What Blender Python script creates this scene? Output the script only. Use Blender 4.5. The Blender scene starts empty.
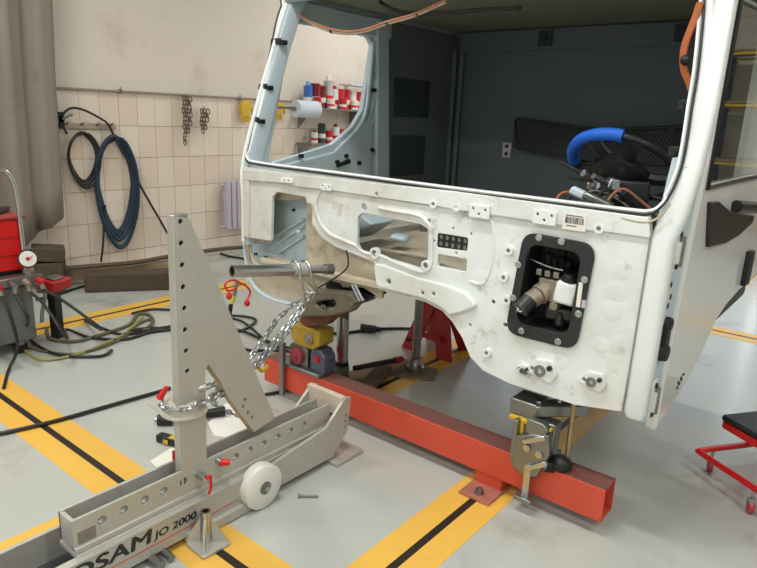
import bpy, bmesh, math, random
from mathutils import Vector, Matrix, Euler, Quaternion
random.seed(4)
C = bpy.context.scene.collection
S = bpy.context.scene
PI = math.pi
# ---------------------------------------------------------------- camera, world, lights, exposure
cam = bpy.data.cameras.new('camera'); co = bpy.data.objects.new('camera', cam); C.objects.link(co); S.camera = co
cam.sensor_width = 36; cam.lens = 36*636.489/757; cam.clip_start = .02
yaw, pit, rol = 0.673029894, 0.258187369, 0.0419605084
fw = Vector((-math.sin(yaw)*math.cos(pit), math.cos(yaw)*math.cos(pit), -math.sin(pit)))
r0 = Vector((math.cos(yaw), math.sin(yaw), 0)); u0 = r0.cross(fw)
rr = math.cos(rol)*r0 + math.sin(rol)*u0; uu = -math.sin(rol)*r0 + math.cos(rol)*u0
M = Matrix((rr, uu, -fw)).transposed().to_4x4(); M.translation = Vector((0, 0, 1.6)); co.matrix_world = M
w = bpy.data.worlds.new('world'); S.world = w; w.use_nodes = True
bg = w.node_tree.nodes['Background']; bg.inputs[0].default_value = (.75, .85, 1, 1); bg.inputs[1].default_value = 1.0
S.view_settings.view_transform = 'Standard'; S.view_settings.look = 'None'; S.view_settings.gamma = 1
S.view_settings.use_curve_mapping = False; S.view_settings.exposure = 0.0
def area(name, loc, rot, sx, sy, power, col):
    l = bpy.data.lights.new(name, 'AREA'); l.shape = 'RECTANGLE'; l.size = sx; l.size_y = sy; l.energy = power; l.color = col
    o = bpy.data.objects.new(name, l); C.objects.link(o); o.location = loc; o.rotation_euler = rot; return o
LIGHTS = [(x, y) for x in (-4.2, -1.4, 1.6) for y in (-1.6, 1.2, 6.6)]
for x, y in LIGHTS: area('ceiling_lamp_light', (x, y, 3.93), (0, 0, 0), 1.2, .25, 47, (.98, .99, .97))
for x in (-3.4, 0.2): area('window_daylight', (x, -3.9, 1.9), (PI/2, 0, PI), 2.6, 2.2, 66, (.92, .97, 1))
area('window_daylight', (-1.2, 9.35, 1.7), (PI/2, 0, 0), 2.6, 2.2, 60, (.85, .93, 1))
area('window_daylight', (-4.6, 9.4, 2.4), (PI/2, 0, 0), 2.0, 2.0, 60, (.88, .95, 1))  # lamp of the added back-left window, brightens the floor reflection under the cab

# ---------------------------------------------------------------- materials
def lin(c): return tuple(((v/255)/12.92 if v/255 <= .04045 else ((v/255+.055)/1.055)**2.4) for v in c)
def mat(name, c, rough=.5, metal=0, var=.12, scale=6, bump=0, dirt=None, coat=0, grime=None, spec=.5):
    m = bpy.data.materials.new(name); m.use_nodes = True; nt = m.node_tree; N = nt.nodes; L = nt.links
    b = N['Principled BSDF']; b.inputs['Roughness'].default_value = rough; b.inputs['Metallic'].default_value = metal
    b.inputs['Coat Weight'].default_value = coat; b.inputs['Coat Roughness'].default_value = .08
    b.inputs['Specular IOR Level'].default_value = spec
    tc = N.new('ShaderNodeTexCoord'); no = N.new('ShaderNodeTexNoise'); no.inputs['Scale'].default_value = scale; no.inputs['Detail'].default_value = 6
    L.new(tc.outputs['Object'], no.inputs['Vector'])
    mx = N.new('ShaderNodeMix'); mx.data_type = 'RGBA'; c = lin(c)
    mx.inputs[6].default_value = (*[v*(1-var) for v in c], 1); mx.inputs[7].default_value = (*[min(1, v*(1+var)) for v in c], 1)
    L.new(no.outputs['Fac'], mx.inputs[0]); out = mx.outputs[2]
    if dirt:
        dc, amt, ds, th = dirt
        n2 = N.new('ShaderNodeTexNoise'); n2.inputs['Scale'].default_value = ds; n2.inputs['Detail'].default_value = 9; n2.inputs['Roughness'].default_value = .65
        L.new(tc.outputs['Object'], n2.inputs['Vector'])
        mr = N.new('ShaderNodeMapRange'); mr.inputs[1].default_value = th; mr.inputs[2].default_value = th+.14; mr.inputs[4].default_value = amt
        L.new(n2.outputs['Fac'], mr.inputs[0])
        m2 = N.new('ShaderNodeMix'); m2.data_type = 'RGBA'; L.new(mr.outputs[0], m2.inputs[0]); L.new(out, m2.inputs[6]); m2.inputs[7].default_value = (*lin(dc), 1)
        out = m2.outputs[2]
    if grime:
        gx0, gx1, gc, ga = grime; sp = N.new('ShaderNodeSeparateXYZ'); L.new(tc.outputs['Object'], sp.inputs[0])
        g1 = N.new('ShaderNodeMapRange'); g1.inputs[1].default_value = gx0; g1.inputs[2].default_value = gx1; g1.inputs[3].default_value = 0; g1.inputs[4].default_value = .30; L.new(sp.outputs[0], g1.inputs[0])
        n3 = N.new('ShaderNodeTexNoise'); n3.inputs['Scale'].default_value = 3.2; n3.inputs['Detail'].default_value = 8; n3.inputs['Roughness'].default_value = .6; L.new(tc.outputs['Object'], n3.inputs['Vector'])
        ad = N.new('ShaderNodeMath'); ad.operation = 'ADD'; L.new(g1.outputs[0], ad.inputs[0]); L.new(n3.outputs['Fac'], ad.inputs[1])
        g2 = N.new('ShaderNodeMapRange'); g2.inputs[1].default_value = .50; g2.inputs[2].default_value = .82; g2.inputs[4].default_value = ga; L.new(ad.outputs[0], g2.inputs[0])
        m3 = N.new('ShaderNodeMix'); m3.data_type = 'RGBA'; L.new(g2.outputs[0], m3.inputs[0]); L.new(out, m3.inputs[6]); m3.inputs[7].default_value = (*lin(gc), 1); out = m3.outputs[2]
    L.new(out, b.inputs['Base Color'])
    if bump:
        bp = N.new('ShaderNodeBump'); bp.inputs['Strength'].default_value = bump; bp.inputs['Distance'].default_value = .01
        L.new(no.outputs['Fac'], bp.inputs['Height']); L.new(bp.outputs[0], b.inputs['Normal'])
    return m
def emis(name, c, s):
    m = bpy.data.materials.new(name); m.use_nodes = True; b = m.node_tree.nodes['Principled BSDF']
    b.inputs['Emission Color'].default_value = (*lin(c), 1); b.inputs['Emission Strength'].default_value = s; return m
def glass(name):
    m = bpy.data.materials.new(name); m.use_nodes = True; b = m.node_tree.nodes['Principled BSDF']
    b.inputs['Transmission Weight'].default_value = 1; b.inputs['Roughness'].default_value = .01; b.inputs['IOR'].default_value = 1.5
    b.inputs['Base Color'].default_value = (.75, .82, .78, 1); return m
WHITE = mat('white_cab_paint', (230, 236, 235), .32, var=.05, scale=3, dirt=((128, 116, 96), .7, 8, .585), coat=.3, grime=(-1.1, -2.8, (182, 178, 162), .6))
WHITE2 = mat('clean_white_paint', (232, 237, 237), .28, var=.03, dirt=((190, 182, 165), .5, 9, .63), coat=.4)
DIRTY = mat('dirty_beige_paint', (190, 180, 158), .6, var=.15, dirt=((120, 105, 85), .7, 6, .55))
BLUEP = mat('pale_blue_primer', (188, 206, 214), .4, var=.06, scale=4, dirt=((150, 150, 145), .5, 8, .62))
DOORP = mat('glossy_door_paint', (224, 226, 224), .18, var=.02, coat=.8)
INTG = mat('grey_cab_lining', (96, 105, 111), .75, var=.1, scale=3)
INTD = mat('dark_cab_lining', (52, 62, 68), .8, var=.1)
INTR = mat('roof_lining', (130, 130, 118), .85, var=.1)
BLACK = mat('black_rubber', (22, 23, 24), .5, var=.2)
BLACKG = mat('black_satin_plastic', (30, 32, 33), .35, var=.2)
PLATE = mat('black_bulkhead_coating', (36, 41, 42), .45, var=.25, scale=20, dirt=((75, 80, 80), .4, 12, .58))
STEEL = mat('worn_steel', (140, 142, 140), .35, .85, var=.2, scale=14, dirt=((95, 80, 65), .5, 10, .6))
CHROME = mat('bright_steel', (190, 195, 196), .27, 1, var=.08, scale=20)
ZINC = mat('zinc_chain', (186, 190, 192), .34, 1, var=.1)
ALU = mat('aluminium_grey_paint', (184, 183, 175), .42, .25, var=.06, scale=5, dirt=((140, 128, 108), .35, 14, .6))
ALUD = mat('dark_tape', (60, 62, 66), .3, var=.5, scale=15)
ORANGE = mat('orange_red_beam_paint', (206, 78, 54), .5, var=.12, scale=7, dirt=((120, 70, 55), .6, 18, .62))
RUST = mat('worn_beam_top', (118, 72, 64), .6, var=.25, scale=12, dirt=((92, 84, 80), .7, 14, .52))
RED = mat('red_enamel', (176, 28, 36), .4, var=.1, dirt=((80, 30, 30), .4, 10, .62))
REDB = mat('bright_red', (214, 30, 30), .35, var=.08)
YEL = mat('yellow_paint_metal', (214, 176, 40), .5, var=.2, dirt=((110, 90, 50), .6, 14, .58))
CONC = mat('floor_grey_coating', (183, 187, 180), .2, var=.07, scale=1.6, dirt=((140, 139, 128), .55, 1.7, .56))
STRIPE = mat('yellow_floor_paint', (233, 184, 82), .38, var=.06, scale=4, dirt=((190, 145, 60), .7, 9, .60))
GROOVE = mat('black_anchor_rail', (44, 40, 34), .5, .2, var=.3)
WALLP = mat('beige_wall_paint', (226, 216, 203), .85, var=.04, scale=1.5, dirt=((196, 186, 168), .6, 1.5, .55))
TILE = mat('cream_glazed_tile', (234, 220, 205), .3, var=.04, scale=2, dirt=((205, 188, 165), .5, 3, .6))
TILE2 = mat('warm_glazed_tile', (229, 212, 195), .3, var=.05, scale=2, dirt=((196, 178, 152), .5, 3, .6))
GROUT = mat('brown_grout', (172, 150, 126), .9, var=.15)
CEIL = mat('ceiling_paint', (205, 203, 196), .9)
CURT = mat('taupe_curtain', (138, 127, 118), .8, var=.08, scale=3, dirt=((112, 98, 88), .6, 2.5, .56))
WOOD = mat('dark_old_timber', (80, 67, 52), .8, var=.35, scale=12, dirt=((100, 86, 66), .5, 8, .6))
WOODT = mat('worn_tan_timber', (150, 128, 100), .8, var=.2, scale=9)
BLUE = mat('blue_grip_cover', (22, 98, 205), .6, var=.12, scale=30, bump=.3)
HOSEB = mat('blue_rubber_hose', (28, 52, 72), .45, var=.2)
HOSEK = mat('black_hose', (34, 34, 33), .45, var=.2)
HOSEO = mat('olive_dusty_hose', (96, 92, 66), .6, var=.25)
NYL = mat('white_nylon_wheel', (225, 228, 222), .35, var=.05, dirt=((170, 170, 155), .5, 12, .6))
PAPER = mat('paper_white', (232, 230, 222), .8, var=.05)
ROLL = mat('pale_blue_paper', (205, 214, 228), .8, var=.04)
HARN = mat('tan_wire_wrap', (170, 110, 80), .6, var=.3, scale=25)
HARO = mat('orange_wire', (176, 98, 52), .5, var=.2, scale=25)
BRASS = mat('dull_brass_valve', (146, 136, 118), .45, .35, var=.25, scale=25)
RADP = mat('lilac_grey_radiator_paint', (192, 184, 196), .45, var=.05)
GLASS = glass('door_glass')
def col(name, c, r=.5, me=0): return mat(name, c, r, me, var=.08)

# ---------------------------------------------------------------- geometry helpers
def link(name, me, m, parent=None, bevel=0, kind=None):
    o = bpy.data.objects.new(name, me); C.objects.link(o)
    if m: me.materials.append(m)
    if parent: o.parent = parent
    if bevel:
        b = o.modifiers.new('b', 'BEVEL'); b.width = bevel; b.segments = 2; b.limit_method = 'ANGLE'; b.angle_limit = .7
    if kind: o['kind'] = kind
    return o
def empty(name, loc=(0, 0, 0)):
    o = bpy.data.objects.new(name, None); C.objects.link(o); o.empty_display_size = .05
    return o
def tag(o, label, cat, group=None):
    o['label'] = label; o['category'] = cat
    if group: o['group'] = group
    return o
def smooth(pts, n=6, closed=False):
    P = [Vector(p) for p in pts]; out = []; N = len(P)
    rng = range(N) if closed else range(N-1)
    for i in rng:
        if closed: a, b, c, d = P[i-1], P[i], P[(i+1) % N], P[(i+2) % N]
        else: a, b, c, d = P[max(i-1, 0)], P[i], P[i+1], P[min(i+2, N-1)]
        for k in range(n):
            t = k/n
            out.append(.5*((2*b)+(c-a)*t+(2*a-5*b+4*c-d)*t*t+(3*b-a-3*c+d)*t**3))
    if not closed: out.append(P[-1])
    return out
class MB:
    def __init__(s): s.bm = bmesh.new()
    def box(s, x0, x1, y0, y1, z0, z1):
        v = [s.bm.verts.new((x, y, z)) for x in (x0, x1) for y in (y0, y1) for z in (z0, z1)]
        for f in ((0, 1, 3, 2), (4, 6, 7, 5), (0, 4, 5, 1), (2, 3, 7, 6), (0, 2, 6, 4), (1, 5, 7, 3)): s.bm.faces.new([v[i] for i in f])
        return s
    def obox(s, c, size, rz=0, ry=0, rx=0):
        R = Euler((rx, ry, rz)).to_matrix(); c = Vector(c)
        v = [s.bm.verts.new(c+R@Vector((x*size[0]/2, y*size[1]/2, z*size[2]/2))) for x in (-1, 1) for y in (-1, 1) for z in (-1, 1)]
        for f in ((0, 1, 3, 2), (4, 6, 7, 5), (0, 4, 5, 1), (2, 3, 7, 6), (0, 2, 6, 4), (1, 5, 7, 3)): s.bm.faces.new([v[i] for i in f])
        return s
    def ring(s, c, n, r, seg, ref=None):
        n = Vector(n).normalized(); a = ref if ref else (Vector((0, 0, 1)) if abs(n.z) < .9 else Vector((1, 0, 0)))
        u = n.cross(a).normalized(); v = n.cross(u)
        return [s.bm.verts.new(Vector(c)+r*(math.cos(2*PI*k/seg)*u+math.sin(2*PI*k/seg)*v)) for k in range(seg)]
    def skin(s, A, B, sm=True):
        n = len(A)
        for k in range(n):
            f = s.bm.faces.new((A[k], A[(k+1) % n], B[(k+1) % n], B[k])); f.smooth = sm
    def cyl(s, p0, p1, r, r2=None, seg=16, cap=True):
        r2 = r if r2 is None else r2; n = Vector(p1)-Vector(p0)
        A = s.ring(p0, n, r, seg); B = s.ring(p1, n, r2, seg); s.skin(A, B)
        if cap: s.bm.faces.new(A[::-1]); s.bm.faces.new(B)
        return s
    def pipe(s, p0, p1, r, ri, seg=20):
        n = Vector(p1)-Vector(p0); A = s.ring(p0, n, r, seg); B = s.ring(p1, n, r, seg); a = s.ring(p0, n, ri, seg); b = s.ring(p1, n, ri, seg)
        s.skin(A, B); s.skin(b, a); s.skin(a, A, False); s.skin(B, b, False); return s
    def lathe(s, p0, axis, prof, seg=20):
        n = Vector(axis).normalized(); R = [s.ring(Vector(p0)+n*h, n, max(r, .0004), seg) for h, r in prof]
        for a, b in zip(R, R[1:]): s.skin(a, b)
        s.bm.faces.new(R[0][::-1]); s.bm.faces.new(R[-1]); return s
    def tube(s, pts, r, seg=8, closed=False):
        P = [Vector(p) for p in pts]; N = len(P); R = []; ref = None
        for i in range(N):
            t = (P[(i+1) % N]-P[i-1]) if closed else (P[min(i+1, N-1)]-P[max(i-1, 0)])
            if t.length < 1e-7: t = Vector((0, 0, 1))
            t.normalize()
            if ref is None: ref = t.orthogonal().normalized()
            ref = (ref-ref.dot(t)*t).normalized(); v = t.cross(ref)
            R.append([s.bm.verts.new(P[i]+r*(math.cos(2*PI*k/seg)*ref+math.sin(2*PI*k/seg)*v)) for k in range(seg)])
        for a, b in zip(R, R[1:]): s.skin(a, b)
        if closed:
            best = min(range(seg), key=lambda k: (R[0][k].co-R[-1][0].co).length)
            s.skin(R[-1], R[0][best:]+R[0][:best])
        else: s.bm.faces.new(R[0][::-1]); s.bm.faces.new(R[-1])
        return s
    def ball(s, c, r, sz=1, seg=12):
        res = bmesh.ops.create_uvsphere(s.bm, u_segments=seg, v_segments=seg//2+2, radius=r)
        for v in res['verts']: v.co = Vector((v.co.x, v.co.y, v.co.z*sz))+Vector(c)
        for f in s.bm.faces:
            if f.verts[0] in res['verts']: f.smooth = True
        return s
    def prism(s, poly, ax, a, b):
        def m(p, t): return {'x': (t, p[0], p[1]), 'y': (p[0], t, p[1]), 'z': (p[0], p[1], t)}[ax]
        A = [s.bm.verts.new(m(p, a)) for p in poly]; B = [s.bm.verts.new(m(p, b)) for p in poly]
        s.skin(A, B, False); s.bm.faces.new(A[::-1]); s.bm.faces.new(B); return s
    def loft(s, rings, cap=True, sm=True):
        R = [[s.bm.verts.new(p) for p in r] for r in rings]
        for a, b in zip(R, R[1:]): s.skin(a, b, sm)
        if cap: s.bm.faces.new(R[0][::-1]); s.bm.faces.new(R[-1])
        return s
    def hexbolt(s, p, n, r, h):
        n = Vector(n).normalized(); A = s.ring(p, n, r, 6); B = s.ring(Vector(p)+n*h, n, r*.92, 6); s.skin(A, B, False); s.bm.faces.new(B); s.bm.faces.new(A[::-1]); return s
    def build(s, name, m, parent=None, bevel=0, kind=None):
        bmesh.ops.recalc_face_normals(s.bm, faces=s.bm.faces)
        me = bpy.data.meshes.new(name); s.bm.to_mesh(me); s.bm.free(); me.set_sharp_from_angle(angle=.7); return link(name, me, m, parent, bevel, kind)
def fillet(poly, r, n=4):
    out = []; N = len(poly)
    for i in range(N):
        p = Vector(poly[i][:2]); a = Vector(poly[i-1][:2])-p; b = Vector(poly[(i+1) % N][:2])-p
        ri = poly[i][2] if len(poly[i]) > 2 else r
        if ri <= 0: out.append(tuple(p)); continue
        ang = a.angle(b); d = min(ri/math.tan(ang/2), a.length*.48, b.length*.48)
        A = p+a.normalized()*d; B = p+b.normalized()*d
        for k in range(n+1):
            t = k/n; q = (1-t)**2*A+2*t*(1-t)*p+t*t*B; out.append(tuple(q))
    return out
def circ(x, y, r, n=14): return [(x+r*math.cos(2*PI*k/n), y+r*math.sin(2*PI*k/n)) for k in range(n)]
def rect(x0, x1, y0, y1, r=0): return fillet([(x0, y0), (x1, y0), (x1, y1), (x0, y1)], r) if r else [(x0, y0), (x1, y0), (x1, y1), (x0, y1)]
def plate(name, outline, holes, ax, v0, v1, m, parent=None, bevel=0, kind=None):
    cu = bpy.data.curves.new('t', 'CURVE'); cu.dimensions = '2D'; cu.fill_mode = 'BOTH'
    cu.extrude = max(abs(v1-v0)/2-bevel, 1e-5); cu.bevel_depth = bevel; cu.bevel_resolution = 1; cu.offset = -bevel
    for pl in [outline]+list(holes):
        sp = cu.splines.new('POLY'); sp.points.add(len(pl)-1); sp.use_cyclic_u = True
        for k, q in enumerate(pl): sp.points[k].co = (q[0], q[1], 0, 1)
    o = bpy.data.objects.new('t', cu); C.objects.link(o)
    dg = bpy.context.evaluated_depsgraph_get(); me = bpy.data.meshes.new_from_object(o.evaluated_get(dg))
    bpy.data.objects.remove(o); mid = (v0+v1)/2
    for v in me.vertices:
        u, q, t = v.co; t += mid
        v.co = {'x': (t, u, q), 'y': (u, t, q), 'z': (u, q, t)}[ax]
    bm = bmesh.new(); bm.from_mesh(me); bmesh.ops.remove_doubles(bm, verts=bm.verts, dist=1e-5); bmesh.ops.recalc_face_normals(bm, faces=bm.faces)
    for f in bm.faces: f.smooth = False
    bm.to_mesh(me); bm.free(); me.materials.clear(); me.name = name
    return link(name, me, m, parent, 0, kind)
def text(name, s, size, m, parent, mw, sx=1, ext=.001, shear=0, off=0):
    cu = bpy.data.curves.new('t', 'FONT'); cu.body = s; cu.size = size; cu.extrude = ext; cu.shear = shear; cu.offset = off
    o = bpy.data.objects.new('t', cu); C.objects.link(o)
    dg = bpy.context.evaluated_depsgraph_get(); me = bpy.data.meshes.new_from_object(o.evaluated_get(dg)); bpy.data.objects.remove(o)
    for v in me.vertices: v.co.x *= sx
    me.transform(mw); me.materials.clear(); me.name = name
    return link(name, me, m, parent)
def onX(x, y, z):   # text frame lying on a face that looks along +X
    return Matrix(((0, 0, 1, x), (1, 0, 0, y), (0, 1, 0, z), (0, 0, 0, 1)))
def onY(x, y, z):   # text frame on a face that looks along -Y
    return Matrix(((1, 0, 0, x), (0, 0, -1, y), (0, 1, 0, z), (0, 0, 0, 1)))

# ---------------------------------------------------------------- room
XW, YB, XR, YF, ZC = -5.9, 9.5, 5.0, -4.0, 4.0
fl = MB().box(XW-.1, XR+.1, YF-.1, YB+.1, -.1, 0).build('floor', CONC, kind='structure')
MB().box(XW-.1, XR+.1, YF-.1, YB+.1, ZC, ZC+.1).build('ceiling', CEIL, kind='structure')
wl = MB().box(XW-.16, XW-.012, YF, YB, 0, ZC).build('wall_left', WALLP, kind='structure')
MB().box(XW-.012, XW-.004, YF, YB, 0, 1.712).build('grout_bed', GROUT, wl)
MB().box(XR, XR+.15, YF, YB, 0, ZC).build('wall_right', WALLP, kind='structure')
def wall_y(name, y0, y1, holes):
    return plate(name, [(XW, 0), (XR, 0), (XR, ZC), (XW, ZC)], holes, 'y', y0, y1, WALLP, kind='structure')
wall_y('wall_back', YB, YB+.15, [rect(-2.6, .2, .5, 2.9), rect(-5.7, -3.5, 1.3, 3.5)])
wall_y('wall_front', YF-.15, YF, [rect(-4.8, -2.0, .7, 3.1), rect(-1.2, 1.6, .7, 3.1)])
def window(n, x0, x1, z0, z1, y):
    o = plate('window_%d' % n, rect(x0, x1, z0, z1), [rect(x0+.06+k*(x1-x0)/2, x0+(k+1)*(x1-x0)/2-.03, z0+.06, z1-.06) for k in (0, 1)], 'y', y-.04, y+.04, WHITE2, kind='structure')
window(1, -4.8, -2.0, .7, 3.1, YF-.08); window(2, -1.2, 1.6, .7, 3.1, YF-.08); window(3, -2.6, .2, .5, 2.9, YB+.08); window(4, -5.7, -3.5, 1.3, 3.5, YB+.08)  # window 4 is an unseen addition that feeds the floor reflection
# tiles, each one its own piece of the wall
tme = {}
for k, (h) in enumerate((.299,)):
    pass
def tile_mesh(h, m, nm):
    b = MB().box(-.004, .004, .0015, .1885, .002, h-.003); me = b.build(nm, m); d = me.data; bpy.data.objects.remove(me); return d
TA = [tile_mesh(.305, TILE, 'tile'), tile_mesh(.305, TILE2, 'tile')]; TB = [tile_mesh(.185, TILE, 'tile'), tile_mesh(.185, TILE2, 'tile')]
for r in range(6):
    z = 1.712-.305*(r+1) if r < 5 else 0.0
    for c in range(27):
        o = bpy.data.objects.new('tile', (TA if r < 5 else TB)[random.random() < .35]); C.objects.link(o); o.parent = wl
        o.location = (XW+random.uniform(-.0008, .0008), 1.973+.1915*c, z)
# skirting ledge, wall pipe
MB().box(XW+.002, XW+.07, YF, YB, 0, .075).build('baseboard_left', mat('skirting', (200, 190, 172), .8, dirt=((150, 138, 118), .6, 4, .5)), kind='structure', bevel=.004)
wp = tag(empty('wall_pipe'), 'thin grey pipe running along the top edge of the tiles', 'pipe')
MB().tube([(XW+.03, YF+.1, 1.722), (XW+.03, 2.8, 1.722), (XW+.032, 4.2, 1.726), (XW+.03, YB-.1, 1.724)], .011).build('tube', mat('pipe_paint', (150, 140, 128), .6), wp)
for y in (1.6, 3.33, 4.75, 6.1, 7.6):
    MB().box(XW-.01, XW+.046, y-.008, y+.008, 1.706, 1.742).cyl((XW+.03, y, 1.735), (XW+.03, y, 1.765), .006, seg=8).build('pipe_clip', STEEL, wp)
# anchor-rail stripes
def stripe(a0, a1, c, along):
    for s in (-1, 1):
        lo, hi = sorted((c+s*.017, c+s*.125))
        b = MB().box(lo, hi, a0, a1, 0, .0015) if along == 'y' else MB().box(a0, a1, lo, hi, 0, .0018)
        b.build('painted_stripe', STRIPE, fl)
    b = MB().box(c-.017, c+.017, a0, a1, 0, .0012) if along == 'y' else MB().box(a0, a1, c-.017, c+.017, 0, .0013)
    b.build('anchor_rail', GROOVE, fl)
for x in (-1.17, -2.22, -4.64): stripe(-3.0, 9.0, x, 'y')
stripe(-5.2, 3.0, 1.25, 'x'); stripe(-5.2, 3.0, 5.66, 'x')
for x, y in LIGHTS:
    t = tag(empty('ceiling_light'), 'fluorescent ceiling light, %s row, %s' % ({-4.2: 'tiled wall', -1.4: 'middle', 1.6: 'right-hand wall'}[x], {-1.6: 'behind the viewer', 1.2: 'over the pulling frame end of the room', 6.6: 'beyond the cab'}[y]), 'light', 'fluorescent ceiling lights')
    MB().box(x-.64, x+.64, y-.15, y+.15, 3.95, 4.0).build('housing', WHITE2, t)
    MB().box(x-.6, x+.6, y-.12, y+.12, 3.938, 3.95).build('diffuser', emis('lamp_diffuser', (255, 246, 228), 5), t)
# yellow rack along the right wall (only seen mirrored in the door glass)
rk = tag(empty('storage_rack'), 'yellow and blue metal storage rack against the back wall', 'rack')
for x in (.7, 2.3, 3.9):
    for y in (8.6, 9.3): MB().box(x-.03, x+.03, y-.03, y+.03, 0, 2.6).build('upright', mat('blue_upright', (60, 70, 90), .5), rk)
for z in (.5, 1.2, 1.9, 2.5):
    for y in (8.6, 9.3): MB().box(.7, 3.9, y-.02, y+.02, z-.015, z+.015).build('rail', YEL, rk)
    MB().box(.7, 3.9, 8.6, 9.3, z+.03, z+.05).build('shelf_board', WOODT, rk)

# ================================================================= truck cab
cab = tag(empty('truck_cab'), 'stripped white truck cab without windscreen, held up over the orange beam', 'truck cab')
Y0 = 2.30
HO1 = fillet([(-2.588,1.151),(-2.541,1.172),(-2.374,1.164),(-2.330,1.138),(-2.325,0.845),(-2.347,0.809),(-2.589,0.799)], .02)
HOL = fillet([(-1.983,1.126),(-1.946,1.150),(-1.612,1.143),(-1.568,1.127),(-1.558,0.998),(-1.582,0.943),(-1.957,0.969),(-1.977,0.995)], .02)
HOV = fillet([(-1.514,1.117),(-1.362,1.118),(-1.362,1.062),(-1.514,1.055)], .01)
HOS = fillet([(-1.507,1.024),(-1.359,1.027),(-1.359,0.971),(-1.508,0.970)], .008)
HOB = fillet([(-1.089,1.151),(-0.854,1.149),(-0.869,0.798),(-1.112,0.788)], .045, 8)
dots = [circ(*p, r, 10) for p, r in zip([(-1.941,1.180),(-1.565,1.163),(-1.759,0.853),(-1.563,0.839),(-1.504,0.847),(-1.218,0.868),(-1.153,0.782),(-1.318,0.742),(-2.394,0.994),(-1.349,1.137),(-1.439,1.149),(-1.532,1.079),(-1.415,1.044)], (.017, .009, .013, .008, .008, .009, .009, .008, .009, .006, .006, .006, .006))]
OUT = [(-2.826,1.296),(-1.443,1.315),(-0.680,1.309),(-0.679,1.231),(-0.655,0.884),(-0.640,0.563),(-0.820,0.531),(-1.104,0.533),(-1.236,0.553),(-1.306,0.598),(-1.353,0.674),(-1.410,0.734),(-1.466,0.772),(-1.560,0.793),(-1.835,0.798),(-1.867,0.925),(-2.226,0.977),(-2.294,1.143),(-2.323,1.160),(-2.317,0.803),(-2.597,0.797),(-2.589,0.911),(-2.834,0.902)]
OUT = [(x, z) for x, z in OUT]
plate('front_panel', OUT, [HOL, HOV, HOS, HOB]+[d for d in dots], 'y', Y0, Y0+.02, WHITE, cab, .004) if False else None
# the blue opening is cut fully inside the skin
OUT2 = [(-2.826,1.296),(-1.443,1.315),(-0.646,1.306),(-0.634,1.252),(-0.634,1.010),(-0.636,0.773),(-0.640,0.563),(-0.820,0.531),(-1.104,0.533),(-1.236,0.553),(-1.306,0.598),(-1.353,0.674),(-1.410,0.734),(-1.466,0.772),(-1.560,0.793),(-1.835,0.798),(-1.867,0.925),(-2.121,0.958),(-2.212,0.990),(-2.285,1.051),(-2.287,1.154),(-2.330,1.154),(-2.330,1.184),(-2.549,1.187),(-2.588,1.156),(-2.597,0.915),(-2.834,0.902)]
fp = plate('front_panel', fillet(OUT2, .012, 2), [HOL, HOV, HOS, HOB]+dots, 'y', Y0, Y0+.02, WHITE, cab, .003)
# raised panels and embossings
plate('upper_rail', fillet([(-2.817,1.286),(-1.443,1.307),(-0.645,1.299),(-0.631,1.228),(-0.965,1.224),(-1.436,1.231),(-2.164,1.237),(-2.375,1.231),(-2.525,1.237),(-2.819,1.225)], .008, 2), [circ(*p, .009, 10) for p in [(-1.859,1.250),(-0.812,1.237),(-1.539,1.241)]], 'y', Y0-.012, Y0, WHITE, cab, .004)
plate('raised_panel', fillet([(-1.854,0.923),(-1.800,0.927),(-1.595,0.903),(-1.434,0.898),(-1.341,0.881),(-1.278,0.841),(-1.363,0.791),(-1.413,0.770),(-1.468,0.795),(-1.561,0.812),(-1.830,0.814)], .02), [circ(*p, r, 10) for p, r in zip([(-1.759,0.853),(-1.563,0.839),(-1.504,0.847)], (.013, .008, .008))], 'y', Y0-.022, Y0+.001, WHITE, cab, .007)
def tube_on(name, pts, r, m, y=None, closed=False, n=5, par=None):
    return MB().tube(smooth(pts, n, closed), r, 8, closed).build(name, m, par or cab)
tube_on('opening_rim', [(-1.846,2.296,1.187),(-1.752,2.296,1.184),(-1.629,2.296,1.182),(-1.578,2.296,1.161),(-1.549,2.296,1.121),(-1.538,2.296,0.983),(-1.557,2.296,0.944),(-1.606,2.296,0.930),(-1.738,2.296,0.948),(-1.804,2.296,0.961),(-1.853,2.296,0.967)], .009, WHITE)
tube_on('opening_rim', [(-1.981,2.298,1.127),(-1.978,2.298,1.054),(-1.975,2.298,0.986),(-1.929,2.298,0.964),(-1.866,2.298,0.955)], .006, WHITE)
tube_on('pressed_bead', [(-2.229,2.297,1.226),(-2.255,2.297,1.152),(-2.225,2.297,1.070),(-2.155,2.297,1.019),(-2.053,2.297,0.999),(-1.974,2.297,0.986)], .009, WHITE)
tube_on('pressed_bead', [(-1.332,2.300,1.219),(-1.266,2.300,1.211),(-1.241,2.300,1.148),(-1.239,2.300,1.035),(-1.268,2.300,0.940),(-1.336,2.300,0.935)], .007, WHITE)
for p, r in zip([(-1.857,2.300,0.971),(-1.561,2.300,0.965)], (.028, .024)):
    MB().pipe((p[0], Y0-.014, p[2]), (p[0], Y0+.005, p[2]), r, r*.6, 18).build('bush', WHITE, cab)
    MB().cyl((p[0], Y0-.004, p[2]), (p[0], Y0+.005, p[2]), r*.62, seg=14).build('bush_core', STEEL, cab)
for p in [(-1.163,2.300,1.098),(-1.174,2.300,0.984),(-1.151,2.300,0.891),(-1.220,2.300,0.644),(-0.812,2.300,1.237),(-1.539,2.300,1.241),(-1.422,2.300,1.241)]:
    MB().pipe((p[0], Y0-.016, p[2]), (p[0], Y0+.002, p[2]), .019, .009, 16).build('bolt_boss', WHITE2, cab)
    MB().hexbolt((p[0], Y0-.002, p[2]), (0, -1, 0), .009, .008).build('bolt', STEEL, cab)
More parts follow.
